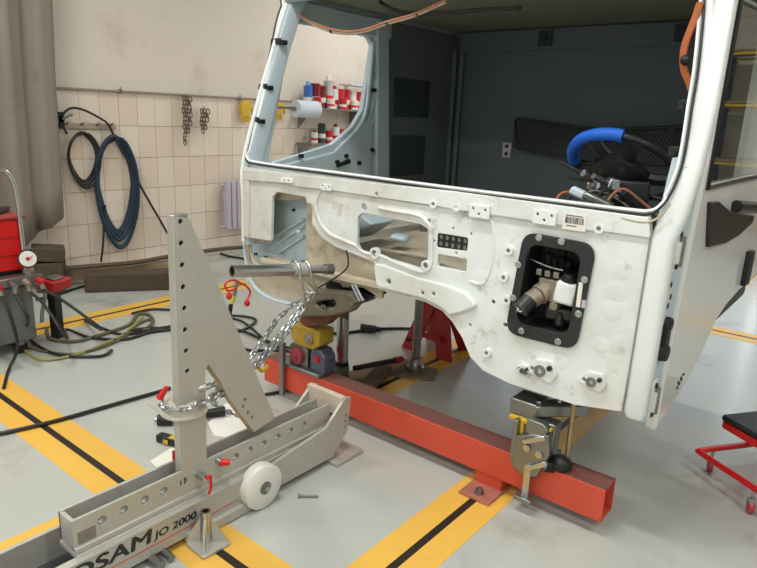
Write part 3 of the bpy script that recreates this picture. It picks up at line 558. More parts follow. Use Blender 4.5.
# right clamp under the cab
cr = tag(empty('cab_clamp'), 'steel clamp with threaded rod and black knob on the right end of the beam', 'clamp')
MB().box(-1.03, -.90, 2.285, 2.445, .216, .245).build('base_jaw', STEEL, cr, .004)
MB().prism([(-1.045, .19), (-.99, .165), (-.93, .18), (-.885, .30), (-.90, .38), (-.97, .36), (-1.04, .33)], 'y', 2.265, 2.305).build('side_plate', STEEL, cr, .004)
for x, z in ((-.98, .30), (-.925, .29), (-.965, .215)): MB().hexbolt((x, 2.265, z), (0, -1, 0), .018, .014).build('nut', CHROME, cr)
MB().box(-.985, -.955, 2.26, 2.275, .07, .20).build('strap', CHROME, cr, .003); MB().box(-1.01, -.93, 2.24, 2.30, .055, .075).build('strap_foot', STEEL, cr, .003)
MB().box(-1.03, -.90, 2.33, 2.40, .245, .40).build('column_block', STEEL, cr, .006)
MB().box(-1.10, -.98, 2.31, 2.43, .40, .47).build('upper_block', STEEL, cr, .006)
MB().obox((-.93, 2.42, .44), (.075, .24, .05), -.75).build('slide_arm', STEEL, cr, .006)
MB().prism([(-1.055, .215), (-1.035, .205), (-1.035, .40), (-1.055, .40)], 'y', 2.262, 2.30).build('edge_plate', STEEL, cr, .003)
MB().obox((-.955, 2.262, .345), (.11, .02, .022), 0, -.5).build('angled_strap', CHROME, cr, .004)
MB().obox((-.93, 2.262, .235), (.10, .02, .022), 0, -.6).build('angled_strap', CHROME, cr, .004)
MB().prism([(-1.0, .36), (-.92, .34), (-.905, .40), (-.93, .42), (-1.0, .42)], 'y', 2.27, 2.31).build('upper_plate', STEEL, cr, .004)
for s in (0, .1, .2): MB().hexbolt((-.99+s*.6, 2.35+s*.7, .468), (0, 0, 1), .013, .01).build('arm_bolt', CHROME, cr)
MB().box(-1.09, -.90, 2.29, 2.31, .385, .40).box(-1.035, -1.02, 2.29, 2.31, .30, .385).build('yellow_rim', YEL, cr, .002)
MB().cyl((-.845, 2.36, .26), (-.845, 2.36, .56), .011, seg=10).build('threaded_rod', mat('brass_rod', (170, 150, 110), .35, .8), cr)
MB().lathe((-.86, 2.34, .215), (0, 0, 1), [(0, .03), (.01, .042), (.035, .045), (.05, .035), (.06, .014)], 9).obox((-.895, 2.33, .225), (.06, .06, .045), .5).build('hand_knob', BLACK, cr, .004)
# left clamp
cl = tag(empty('cab_clamp'), 'steel clamp with red roller and yellow head on the left end of the beam', 'clamp')
MB().box(-2.52, -2.22, 2.30, 2.44, .215, .235).build('base_jaw', STEEL, cl, .004)
MB().prism([(-2.48, .235), (-2.335, .235), (-2.335, .34), (-2.36, .36), (-2.45, .36), (-2.48, .34)], 'y', 2.33, 2.42).build('left_cheek', STEEL, cl, .006)
MB().prism([(-2.315, .235), (-2.205, .235), (-2.205, .33), (-2.24, .365), (-2.29, .365), (-2.315, .34)], 'y', 2.33, 2.42).build('right_cheek', mat('blue_grey_metal', (92, 100, 118), .4, .5), cl, .006)
MB().box(-2.505, -2.475, 2.275, 2.30, .04, .36).build('strap', STEEL, cl, .003)
MB().lathe((-2.41, 2.33, .29), (0, -1, 0), [(0, .044), (.018, .048), (.024, .04), (.026, .018), (.034, .016)], 20).build('red_roller', mat('faded_red', (140, 44, 58), .5, dirt=((90, 70, 70), .5, 20, .5)), cl)
MB().hexbolt((-2.26, 2.33, .31), (0, -1, 0), .02, .012).build('nut', RED, cl)
MB().prism([(-2.46, .39), (-2.42, .355), (-2.29, .355), (-2.24, .39), (-2.24, .475), (-2.46, .475)], 'y', 2.32, 2.44).build('yellow_head', mat('dirty_yellow', (172, 142, 44), .6, dirt=((90, 74, 44), .6, 14, .52)), cl, .01)
MB().lathe((-2.31, 2.32, .42), (0, -1, 0), [(0, .03), (.012, .03), (.014, .016), (.02, .015)], 16).build('head_bolt', BRASS, cl)
# bracket of the cab over the left clamp
sf = plate('axle_bracket', fillet([(-2.359,0.597),(-2.307,0.664),(-2.249,0.714),(-2.006,0.748),(-1.933,0.717),(-1.989,0.653),(-2.145,0.590),(-2.343,0.544)], .008), [fillet([(-2.226,0.654),(-2.106,0.690),(-2.091,0.672),(-2.111,0.646),(-2.210,0.624),(-2.232,0.636)], .003)], 'y', 2.28, 2.34, mat('grey_green_steel', (118, 114, 98), .5, .4, dirt=((80, 60, 45), .6, 10, .55)), cab, .012)
MB().box(-2.30, -2.06, 2.342, 2.348, .58, .68).build('slot_shade_plate', BLACKG, cab)  # added black plate, its colour stands in for shade inside the slot
MB().pipe((-2.17, 2.275, .633), (-2.17, 2.282, .633), .018, .010).build('slot_bush', STEEL, cab)
MB().prism([(-2.423,0.545),(-2.399,0.499),(-2.359,0.468),(-2.210,0.516),(-2.167,0.560),(-2.044,0.626)], 'y', 2.33, 2.40).build('rusty_lower_bracket', mat('rusty_steel', (104, 62, 46), .7, var=.3, scale=20), cab, .008)
MB().prism([(-2.084,0.759),(-1.977,0.770),(-1.879,0.744),(-1.986,0.679),(-2.054,0.680)], 'y', 2.36, 2.44).build('dark_wedge_bracket', BLACKG, cab, .006)
MB().lathe((-2.17, 2.40, .715), (0, 0, 1), [(0, .075), (.02, .075), (.04, .055), (.045, .02)], 20).build('rubber_mount', BLACK, cab)
for a, b in zip([(-1.975,2.270,0.795),(-1.956,2.270,0.802)], [(-1.920,2.270,0.726),(-1.901,2.270,0.732)]): MB().cyl(a, b, .006, seg=8).build('lock_pin', CHROME, cab)
tube_on('ground_cable', [(-2.205,2.270,0.734),(-2.089,2.270,0.809),(-2.011,2.270,0.874),(-2.006,2.270,0.925),(-2.021,2.270,0.963)], .004, BLACK)
# round props
p1 = tag(empty('prop_tube'), 'thick galvanised prop tube standing just behind the orange beam', 'prop')
a, b = (-2.375, 2.64, 0), 0
MB().cyl((-2.375, 2.66, .17), (-2.375, 2.66, .70), .036, seg=20).build('tube', CHROME, p1)
MB().cyl((-2.375, 2.66, .012), (-2.375, 2.66, .15), .044, seg=20).build('socket', mat('grey_socket', (120, 132, 134), .4, .6), p1)
MB().cyl((-2.375, 2.66, .15), (-2.375, 2.66, .175), .039, seg=20).build('band', BLACK, p1)
MB().box(-2.46, -2.14, 2.56, 2.78, .001, .013).build('foot_plate', STEEL, p1, .002)
p2 = tag(empty('prop_tube'), 'thinner dark steel prop tube in front of the red axle stand', 'prop')
MB().cyl((-2.20, 3.18, .03), (-2.20, 3.18, .98), .027, seg=18).build('tube', STEEL, p2)
MB().lathe((-2.20, 3.18, .012), (0, 0, 1), [(0, .06), (.03, .06), (.05, .04), (.09, .036)], 18).build('socket', STEEL, p2)
MB().obox((-2.21, 3.15, .007), (.32, .2, .012), .5).build('foot_plate', mat('dusty_foot', (128, 120, 108), .6), p2, .002)
MB().cyl((-2.255, 3.14, .22), (-2.23, 3.16, .22), .012, seg=8).build('pin', BLACK, p2)
# black bar with pink end between the props
br = tag(empty('extension_bar'), 'black round bar with red end caps lying between the two props', 'bar')
MB().cyl((-2.31, 2.70, .135), (-2.27, 3.04, .10), .017, seg=10).build('bar', BLACK, br)
MB().cyl((-2.27, 3.04, .10), (-2.262, 3.11, .094), .02, seg=10).build('end_cap', RED, br)
MB().ball((-2.43, 2.60, .235), .03, .7).build('end_cap', REDB, br)
# timber boards and trays on the floor
t = MB().obox((-2.36, 2.92, .03), (.13, .62, .035), -.15).build('wooden_board', WOODT, bevel=.004); tag(t, 'worn tan timber board on the floor behind the thick prop', 'board')
t = MB().obox((-2.22, 2.75, .055), (.10, .52, .03), .35).build('wooden_board', mat('brown_board', (92, 72, 58), .8, var=.3, scale=16), bevel=.004); tag(t, 'dark brown oily board beside the thick prop tube', 'board')
# red axle stand
st = tag(empty('axle_stand'), 'dark red three-legged axle stand under the cab', 'axle stand')
top = Vector((-2.33, 3.62, .40))
for dx, dy in ((-.15, -.13), (.15, -.13), (-.13, .15), (.15, .15)):
    f = Vector((-2.33+dx, 3.62+dy, 0)); s = Vector((1 if dx > 0 else -1, 0, 0))
    w0, w1 = .062, .058
    MB().loft([[f+Vector((-w0, -.01, 0)), f+Vector((w0, -.01, 0)), f+Vector((w0, .012, 0)), f+Vector((-w0, .012, 0))], [top+Vector((dx*.25-w1, dy*.3-.01, 0)), top+Vector((dx*.25+w1, dy*.3-.01, 0)), top+Vector((dx*.25+w1, dy*.3+.012, 0)), top+Vector((dx*.25-w1, dy*.3+.012, 0))]], sm=False).build('leg', RED, st, .003)
MB().cyl(top-Vector((0, 0, .06)), top+Vector((0, 0, .03)), .06, .05, 16).build('collar', RED, st)
MB().box(top.x-.022, top.x+.022, top.y-.022, top.y+.022, .2, .52).build('ratchet_post', STEEL, st, .003)
MB().box(top.x-.05, top.x+.05, top.y-.03, top.y+.03, .52, .54).build('saddle', RED, st, .004)
MB().tube([(top.x-.03, top.y-.07, .39), (top.x-.07, top.y-.09, .40), (top.x-.11, top.y-.10, .37)], .012).build('release_lever', BLACK, st)
MB().prism([(top.x-.11, .27), (top.x+.11, .27), (top.x+.06, .42), (top.x-.06, .42)], 'y', 3.575, 3.585).build('front_gusset', RED, st, .003)
MB().box(top.x-.12, top.x+.12, 3.48, 3.49, .12, .16).build('cross_brace', RED, st, .003)

# ================================================================= pulling frame
pf = tag(empty('pulling_frame'), 'long grey aluminium floor pulling frame with triangular tower and lettering', 'pulling frame')
UX1, UX0 = -1.87, -1.965
zt_, zb_ = .285, .175
hy = [.90, .979, 1.06, 1.136, 1.466, 1.539, 1.614, 1.693, 1.77, 1.85]
web = plate('upper_channel_web', [(.80, zb_), (2.02, zb_), (2.02, zt_), (.80, zt_)], [circ(y, .238, .0165, 16) for y in hy+[1.22]], 'x', UX1-.012, UX1, ALU, pf, .002)
MB().box(UX0, UX0+.012, .80, 2.02, zb_, zt_).build('upper_channel_rear', ALU, pf, .002)
MB().box(UX0, UX1-.012, .80, .815, zb_, zt_-.004).build('end_plate', ALU, pf, .002)
MB().box(UX0+.012, UX1-.012, .815, 2.02, .185, .20).build('channel_floor', mat('grey_channel', (118, 124, 128), .5, .3), pf)
MB().box(UX1-.012, UX1+.012, .80, 2.02, zb_-.012, zb_+.010).build('lower_lip', ALU, pf, .003)
MB().box(UX0-.012, UX1+.02, .80, 2.02, zb_-.03, zb_-.012).build('base_flange', ALU, pf, .002)
for y in hy+[1.22]: MB().pipe((UX1-.03, y, .238), (UX1-.011, y, .238), .019, .0165, 14).build('hole_bushing', ALU, pf)
xp = MB(); xp.obox((UX1+.0015, .845, .212), (.002, .05, .004), 0, 0, .7).obox((UX1+.0015, .845, .212), (.002, .05, .004), 0, 0, -.7).obox((UX1+.0003, .845, .212), (.0012, .062, .045)); xp.build('scratched_mark', mat('grey_scratch', (128, 122, 112), .5), pf)
# lower channel
LX1, LX0 = -1.83, -2.06
MB().box(LX1-.012, LX1, -.6, 1.62, .03, .155).build('lower_channel_side', ALU, pf, .002)
MB().box(LX0, LX0+.016, -.6, 1.62, .03, .165).build('lower_channel_rear', ALU, pf, .002)
MB().box(LX0+.016, LX1-.012, -.6, 2.0, .03, .05).build('lower_channel_floor', ALUD, pf)
MB().box(LX1-.03, LX1+.004, -.6, 1.62, .148, .158).build('lower_channel_lip', ALU, pf, .002)
MB().prism([(1.5, .03), (2.0, .03), (2.10, .13), (2.12, .30), (2.08, .31), (1.95, .20), (1.62, .155), (1.5, .155)], 'x', LX1-.012, LX1+.004).build('nose_cheek', ALU, pf, .003)
MB().prism([(1.5, .03), (2.0, .03), (2.10, .13), (2.12, .30), (2.08, .31), (1.95, .20), (1.62, .155), (1.5, .155)], 'x', LX0-.004, LX0+.012).build('nose_cheek', ALU, pf, .003)
MB().box(LX0, LX1, 2.055, 2.085, .215, .315).build('nose_plate', mat('cream_plate', (212, 198, 178), .45), pf, .003)
MB().box(LX0-.02, LX1+.05, 1.98, 2.17, .002, .02).build('nose_foot', ALU, pf, .003)
for z in (.16, .19, .22): MB().cyl((LX1+.004, 2.08, z), (LX1+.008, 2.08, z), .006, seg=8).build('rivet', CHROME, pf)
MB().box(LX1-.03, LX1+.02, 1.20, 1.50, .004, .05).build('side_foot', ALU, pf, .006)
MB().cyl((LX1+.0, 1.05, .02), (LX1+.06, 1.05, .02), .018, seg=10).cyl((LX1+.0, 1.10, .02), (LX1+.05, 1.10, .02), .014, seg=10).build('jack_screw', STEEL, pf)
# lettering
text('lettering', 'JOSAM', .076, BLACKG, pf, onX(LX1+.0006, .715, .090), 1.48, .0006, .12)
text('lettering', 'JOSAM', .076, BLACKG, pf, onX(LX1+.0003, .7215, .0905), 1.48, .0006, .12)
text('lettering', 'JOSAM', .076, BLACKG, pf, onX(LX1+.0004, .718, .093), 1.48, .0006, .12)
text('lettering', 'JO 2000', .040, BLACKG, pf, onX(LX1+.0006, 1.065, .094), 1.3, .0006, .12)
text('lettering', 'JO 2000', .040, BLACKG, pf, onX(LX1+.0004, 1.068, .0955), 1.3, .0006, .12)
rl = MB().box(LX1, LX1+.001, .74, 1.44, .070, .073).build('red_line', REDB, pf)
# tower
TX0, TX1 = -1.915, -1.868
TOW = [(1.230,1.242),(1.281,1.234),(1.288,1.226),(1.676,0.336),(1.561,0.314),(1.437,0.509),(1.397,0.593),(1.344,0.678),(1.330,0.650),(1.325,0.242),(1.218,0.256),(1.227,0.840)]
th = [circ(y, z, r, 12) for (y, z), r in zip([(1.250,1.225),(1.249,1.150),(1.250,1.073),(1.250,0.994),(1.252,0.916),(1.251,0.836),(1.252,0.756),(1.254,0.677)], [.009]*8)]
def clean(P): return [P[0], P[1], P[2], P[3], P[4], P[5], P[6], P[7], P[8], P[9], P[10], P[11]]
TP = clean(TOW)
tw = plate('tower_side_plate', TP, th, 'x', TX1-.010, TX1, ALU, pf, .0015)
y_t0 = TP[0][0]; y_b0 = TP[10][0]
plate('tower_side_plate', TP, th, 'x', TX0, TX0+.010, ALU, pf, .0015)
ztop = TP[0][1]
MB().loft([[(TX0+.004, y_b0-.006, .20), (TX1-.004, y_b0-.006, .20), (TX1-.004, y_b0+.006, .20), (TX0+.004, y_b0+.006, .20)], [(TX0+.004, y_t0-.006, ztop+.004), (TX1-.004, y_t0-.006, ztop+.004), (TX1-.004, y_t0+.006, ztop+.004), (TX0+.004, y_t0+.006, ztop+.004)]], sm=False).build('tower_front_flange', ALU, pf, .002)
MB().loft([[(TX0+.01, TP[3][0]-.008, TP[3][1]), (TX1-.01, TP[3][0]-.008, TP[3][1]), (TX1-.01, TP[3][0]+.002, TP[3][1]), (TX0+.01, TP[3][0]+.002, TP[3][1])], [(TX0+.01, TP[1][0]-.008, ztop), (TX1-.01, TP[1][0]-.008, ztop), (TX1-.01, TP[1][0]+.002, ztop), (TX0+.01, TP[1][0]+.002, ztop)]], sm=False).build('tower_rear_flange', ALU, pf)
MB().loft([[(TX0+.01, a[0]-.004, a[1]), (TX1-.01, a[0]-.004, a[1]), (TX1-.01, a[0]+.006, a[1]), (TX0+.01, a[0]+.006, a[1])] for a in (TP[4], TP[6], TP[7])], sm=False).build('tower_inner_flange', mat('tan_edge', (176, 152, 116), .5), pf)
MB().box(TX0+.002, TX1-.002, y_t0-.004, TP[1][0], ztop-.004, ztop+.006).build('tower_cap', CHROME, pf, .002)
MB().cyl((TX0-.03, 1.31, 1.15), (TX0, 1.31, 1.15), .018, seg=10).build('black_knob', BLACK, pf)
for (y, z) in [(1.515,0.483),(1.529,0.421),(1.549,0.392),(1.504,0.456)]: MB().hexbolt((TX1, y, z-.005), (1, 0, 0), .007, .003).build('tower_bolt', STEEL, pf)
for y, z, L_ in ((1.283, .243, .05), (1.375, .262, .03)):
    MB().cyl((UX1, y, z), (UX1+L_, y, z), .014, seg=12).build('locking_pin', CHROME, pf)
MB().tube(smooth([(UX1+.055, 1.283, .243), (UX1+.056, 1.30, .25), (UX1+.056, 1.30, .20), (UX1+.05, 1.295, .175)], 4), .006, 6).build('red_lanyard', REDB, pf)
MB().cyl((UX1+.025, 1.37, .264), (UX1+.045, 1.40, .262), .014, .012, 10).build('pin_cap', REDB, pf)
MB().obox((-1.96, 1.245, .30), (.012, .02, .05)).build('red_tab', REDB, pf, .003)
# pressure disc and arm where the chain wraps round the tower
dc = Vector([(-1.920,1.268,0.525)][0])
MB().lathe(dc-Vector((0, 0, .03)), (0, 0, 1), [(0, .085), (.006, .088), (.012, .075), (.03, .07), (.055, .055), (.06, .02)], 24).build('chain_saddle', mat('pale_cast_metal', (196, 192, 180), .6, 0, var=.06), pf)
MB().obox(dc+Vector((.02, .02, .05)), (.06, .04, .05), .5).build('saddle_lug', ALU, pf, .006)
MB().cyl(dc+Vector((.02, .0, .055)), dc+Vector((.06, .06, .07)), .013, seg=12).build('saddle_pin', CHROME, pf)
MB().prism([(dc.x-.15, dc.y-.06), (dc.x+.05, dc.y-.07), (dc.x+.08, dc.y+.02), (dc.x-.02, dc.y+.03)], 'z', dc.z-.036, dc.z-.030).build('saddle_tray', ALU, pf, .002)
MB().cyl(dc+Vector((-.05, -.07, .03)), dc+Vector((-.03, -.05, .075)), .014, .009, 10).build('red_knob', REDB, pf)
# nylon wheel
wc = Vector((-1.80, 1.545, .098))
MB().lathe(wc+Vector((-.045, 0, 0)), (1, 0, 0), [(0, .086), (.006, .094), (.03, .096), (.034, .09), (.040, .096), (.056, .096), (.062, .088), (.063, .03)], 40).build('nylon_wheel', NYL, pf)
MB().lathe(wc+Vector((.016, 0, 0)), (1, 0, 0), [(0, .028), (.006, .028), (.007, .022), (.010, .022)], 20).build('wheel_hub', STEEL, pf)
MB().hexbolt(wc+Vector((.026, 0, 0)), (1, 0, 0), .014, .01).build('wheel_nut', CHROME, pf)
CASTZ = mat('cast_zinc_grey', (188, 187, 180), .42, .35, dirt=((140, 130, 112), .5, 14, .58))
# pyramid anchor foot in front
af = tag(empty('anchor_foot'), 'small cast steel anchor foot with round socket, standing beside the lettered frame', 'anchor foot')
ac = Vector((-1.765, 1.245, 0))
MB().prism(fillet([(ac.x-.06, ac.y-.06), (ac.x+.06, ac.y-.065), (ac.x+.065, ac.y+.06), (ac.x-.06, ac.y+.065)], .012), 'z', .002, .016).build('base_plate', CASTZ, af, .003)
MB().pipe((ac.x-.01, ac.y, .016), (ac.x-.01, ac.y, .145), .020, .013, 20).build('socket', CHROME, af)
MB().cyl((ac.x-.01, ac.y, .03), (ac.x-.01, ac.y, .12), .016, seg=14).build('socket_core', BLACK, af)
for dx, dy in ((.058, -.055), (.058, .052), (-.056, -.052), (-.055, .055)):
    d = Vector((dx, dy, 0)); q = d.cross(Vector((0, 0, 1))).normalized()*.004; o_ = Vector((ac.x-.01, ac.y, 0)); e = d.normalized()*.020
    b_ = MB(); P3 = [o_+e+Vector((0, 0, .016)), o_+d+Vector((0, 0, .016)), o_+d+Vector((0, 0, .022)), o_+e+Vector((0, 0, .12))]
    b_.loft([[p+q for p in P3], [p-q for p in P3]], sm=False); b_.build('web', CASTZ, af, .001)

# ================================================================= pulling tube, shackle and chain
pR = Vector([(-2.101,2.260,0.854)][0]); ZP = pR.z
pL = [(-2.200,1.722,0.913)][0]; pM = Vector([(-2.221,2.095,0.854)][0]); pL = Vector(pL); ax_ = (pR-pL).normalized()
pt = tag(empty('pull_tube'), 'bright steel pull tube held horizontally at the lower left corner of the cab', 'tube')
LT = (pR-pL).length
MB().pipe(pL, pL+ax_*.60*LT, .028, .020, 24).build('outer_sleeve', CHROME, pt)
MB().cyl(pL+ax_*.06, pL+ax_*.60*LT, .0198, seg=20).build('sleeve_core', BLACK, pt)
MB().cyl(pL+ax_*.59*LT, pL+ax_*.94*LT, .020, seg=20).build('inner_rod', CHROME, pt)
MB().cyl(pL+ax_*.92*LT, pR, .027, .027, 12).build('end_socket', STEEL, pt)
MB().pipe(pL+ax_*.58*LT, pL+ax_*.72*LT, .036, .028, 20).build('collar', ALU, pt)
sh = tag(empty('pull_shackle'), 'two bright steel hooks hung over the pull tube carrying the chain', 'shackle')
up = Vector((0, 0, 1)); sd = ax_.cross(up)
hookend = []
for k, (d, top_, L_) in enumerate(((.60*LT, .045, .19), (.71*LT, .04, .11))):
    c0 = pL+ax_*d
    pts = [c0+sd*.034+up*-.03, c0+sd*.036+up*.02, c0+up*.042, c0-sd*.036+up*.02] if False else []
    pts = [c0-sd*.040+up*(-.02), c0-sd*.030+up*.028, c0+up*.040, c0+sd*.032+up*.028, c0+sd*.044-up*.01, c0+sd*.045-up*L_*.6+ax_*.02, c0+sd*.03-up*L_+ax_*.045, c0+sd*.0-up*(L_+.012)+ax_*.05, c0-sd*.012-up*(L_-.01)+ax_*.05]
    MB().tube(smooth(pts, 5), .0075, 10).build('hook', CHROME, sh); hookend.append(pts[7])
_r = None
def link_mesh():
    P = []
    for k in range(16):
        t = 2*PI*k/16; P.append(Vector((.0105*math.cos(t), 0, .012*math.sin(t)+(.012 if math.sin(t) > 0 else -.012))))
    o = MB().tube(P, .0050, 6, True).build('chain_link', ZINC); d = o.data; bpy.data.objects.remove(o); return d
LM = link_mesh()
def chain(root, pts, pitch=.036, start=0):
    P = smooth(pts, 12); k = start; acc = 0; last = P[0]; pos = [P[0]]
    for a, b in zip(P, P[1:]):
        seg = (b-a).length; d = 0
        while acc+seg-d >= pitch:
            t = pitch-acc; d += t; pos.append(a+(b-a)*(d/seg)); acc = 0
        acc += seg-d
    for a, b in zip(pos, pos[1:]):
        d = (b-a).normalized(); q = d.to_track_quat('Z', 'Y')@Quaternion((0, 0, 1), (PI/2)*(k % 2)+.35)
        o = bpy.data.objects.new('chain_link', LM); C.objects.link(o); o.parent = root; o.location = (a+b)/2; o.rotation_mode = 'QUATERNION'; o.rotation_quaternion = q; k += 1
ch = tag(empty('pull_chain'), 'shiny zinc pull chain running from the pull tube down to the tower', 'chain')
e0, e1 = hookend
path = [e0, Vector([(-2.120,1.951,0.569)][0]), Vector([(-2.040,1.718,0.513)][0]), Vector([(-1.950,1.530,0.505)][0]), Vector([(-1.860,1.364,0.541)][0]), Vector([(-1.840,1.283,0.546)][0]), Vector([(-1.830,1.224,0.550)][0]), Vector([(-1.880,1.191,0.541)][0]), Vector([(-1.940,1.188,0.537)][0]), Vector([(-2.000,1.235,0.522)][0])]
chain(ch, path)
chain(ch, [e1, Vector([(-2.150,2.077,0.659)][0]), Vector([(-2.130,1.922,0.569)][0]), Vector([(-2.070,1.755,0.517)][0]), Vector([(-2.030,1.648,0.480)][0])], start=1)
chain(ch, [e1+Vector((-.02, -.02, 0)), Vector([(-2.240,2.041,0.625)][0]), Vector([(-2.200,1.915,0.562)][0]), Vector([(-2.160,1.784,0.498)][0]), Vector([(-2.160,1.754,0.458)][0])], start=1)
chain(ch, [Vector([(-1.990,1.413,0.521)][0]), Vector([(-1.990,1.452,0.526)][0]), Vector([(-1.990,1.496,0.512)][0]), Vector([(-1.980,1.473,0.496)][0]), Vector([(-1.950,1.402,0.503)][0])])
gh = tag(MB().tube(smooth([(-2.100,1.840,0.529),(-2.100,1.804,0.495),(-2.100,1.780,0.477),(-2.100,1.803,0.446),(-2.100,1.840,0.460)], 5), .009, 8).build('chain_hook', YEL), 'small yellow shortening hook hanging in the chain', 'hook')
sc_ = tag(empty('safety_chain'), 'thin slack chain trailing on the floor beside the tower', 'chain')
chain(sc_, [Vector(q) for q in [(-2.743,1.998,0.012),(-2.646,1.986,0.012),(-2.559,1.985,0.012),(-2.476,1.999,0.012)]])

# ================================================================= right stool
stl = tag(empty('creeper_stool'), 'low red rolling mechanic stool with a black seat at the right edge', 'stool')
sc0 = Vector((-.22, 3.20, 0))
SA = Vector([(-0.496,3.113,0.120)][0]); SB = Vector([(-0.218,2.926,0.120)][0]); SCp = Vector([(-0.312,3.378,0.120)][0]); dAB = (SB-SA); dAC = (SCp-SA)
FB = SA+dAB.normalized()*.52; FC = SA+dAC.normalized()*.50; FD = FB+(FC-SA)*1.0
fr = smooth([SA+(FB-SA)*.06, SA+(FB-SA)*.5, FB-(FB-SA)*.06, FB+(FD-FB)*.06, FD+(FB-FD)*.5, FD-(FD-FB)*.04, FD+(FC-FD)*.06, FC+(FD-FC)*.05, FC+(SA-FC)*.06, FC+(SA-FC)*.5, SA+(FC-SA)*.06], 4, True)
MB().tube(fr, .0145, 10, True).build('frame', REDB, stl)
cc = (SA+FD)/2
for p in (SA+(FC-SA)*.18, SA+(FB-SA)*.62, FC+(FD-FC)*.3, FD+(FB-FD)*.2):
    cs = MB().cyl(p+Vector((0, 0, -.005)), p+Vector((0, 0, -.05)), .008, seg=8).obox(p+Vector((0, 0, -.055)), (.03, .034, .02), .4).build('caster_fork', CHROME, stl)
    MB().lathe((p.x-.012, p.y, .033), (1, .3, 0), [(0, .028), (.004, .033), (.02, .033), (.024, .028)], 18).build('caster_wheel', mat('pink_red_caster', (190, 60, 70), .35), cs)
zs = .31
ex = (FB-SA).normalized(); ey = (FC-SA).normalized()
q0 = Vector([(-0.432,3.084,0.330)][0]); q0.z = 0
def seat(z0, z1, g):
    c4 = [q0-ex*g-ey*g, q0+ex*(.36+g)-ey*g, q0+ex*(.36+g)+ey*(.36+g), q0-ex*g+ey*(.36+g)]
    return MB().prism(fillet([(p.x, p.y) for p in c4], .03), 'z', z0, z1)
seat(.285, .318, -.005).build('seat_tray', REDB, stl, .004)
seat(.318, .345, 0).build('seat_pad', BLACK, stl, .012)
for p, q in ((FB, q0+ex*.30+ey*.06), (FC, q0+ex*.06+ey*.30), (FD, q0+ex*.30+ey*.30), (SA+(FC-SA)*.62, q0+ex*.05+ey*.12)):
    MB().tube([p, Vector((q.x, q.y, .29))], .0125, 8).build('leg', REDB, stl)

# ================================================================= left side: curtain, cart, wall things
cu = MB(); rings = []
nF = 40
def cx(y, z): return -5.62+.045*math.sin(y*23)+.02*math.sin(y*51+1)+.01*math.sin(z*3)
ys = [1.2+(2.62-1.2)*k/nF for k in range(nF+1)]
bm = bmesh.new(); G = []
for j in range(13):
    t = j/12; row = []
    for k, y in enumerate(ys):
        zb2 = .42+.22*max(0, (y-2.25)/.37); z = zb2+(3.9-zb2)*t
        yy = y-.0+.10*(t-.3)*(y-1.2)/1.4
        row.append(bm.verts.new((cx(y, z)*1.0, yy, z)))
    G.append(row)
for a, b in zip(G, G[1:]):
    for k in range(nF): f = bm.faces.new((a[k], a[k+1], b[k+1], b[k])); f.smooth = True
me = bpy.data.meshes.new('curtain'); bm.to_mesh(me); bm.free()
o = link('curtain', me, CURT); sm_ = o.modifiers.new('s', 'SOLIDIFY'); sm_.thickness = .006; tag(o, 'heavy taupe curtain hanging at the left edge before the tiled wall', 'curtain')
ctr_ = tag(empty('curtain_track'), 'steel track carrying the taupe curtain', 'track')
MB().box(-5.66, -5.60, .6, 3.0, 3.88, 3.93).build('rail', STEEL, ctr_); 
for k in range(4): MB().cyl((-5.63, .8+k*.7, 3.93), (-5.63, .8+k*.7, 4.0), .01, seg=8).build('hanger', STEEL, ctr_)
# timber sleepers by the wall
a, b = Vector((-5.32, 2.57, 0)), Vector((-4.80, 3.33, 0)); d = (b-a).normalized(); rz = math.atan2(d.y, d.x); nrm = Vector((-d.y, d.x, 0))
c0 = (a+b)/2+nrm*.10
tag(MB().obox(c0+Vector((0, 0, .08)), ((b-a).length, .20, .16), rz).build('timber_sleeper', WOOD, bevel=.01), 'thick dark timber sleeper lying nearest the tiled wall', 'timber')
c1 = c0+nrm*.24-d*.02
tag(MB().obox(Vector((-5.50, 3.05, .10)), (1.5, .14, .10), rz+.22).build('timber_plank', WOODT, bevel=.006), 'long tan plank leaning low behind the dark sleeper', 'timber')
tag(MB().obox(Vector((-5.62, 2.42, .33)), (.26, .22, .12), rz+.2, .1).obox(Vector((-5.60, 2.42, .13)), (.22, .2, .26), rz).build('timber_block', WOOD, bevel=.01), 'short dark timber block below the curtain', 'timber')
tag(MB().tube(smooth([(-5.55, 2.5, .19), (-5.45, 2.8, .19), (-5.36, 3.1, .19), (-5.38, 3.5, .19), (-5.6, 4.3, .12), (-5.7, 5.0, .04)], 8), .022, 8).build('conduit_hose', mat('brown_conduit', (90, 76, 58), .7, var=.25)), 'dusty brown corrugated hose lying over the timbers', 'hose')
# radiator
rd = tag(empty('radiator'), 'small lilac-grey wall radiator beside the left corner of the cab', 'radiator')
for k in range(5): MB().box(-5.84, -5.76, 4.46+k*.075, 4.52+k*.075, .28, .83).build('column', RADP, rd, .012)
MB().cyl((-5.80, 4.40, .79), (-5.80, 4.86, .79), .016, seg=10).build('manifold', RADP, rd); MB().cyl((-5.80, 4.40, .32), (-5.80, 4.86, .32), .016, seg=10).build('manifold', RADP, rd)
for y in (4.55, 4.75): MB().box(-5.895, -5.82, y-.01, y+.01, .76, .79).build('wall_hook', STEEL, rd)
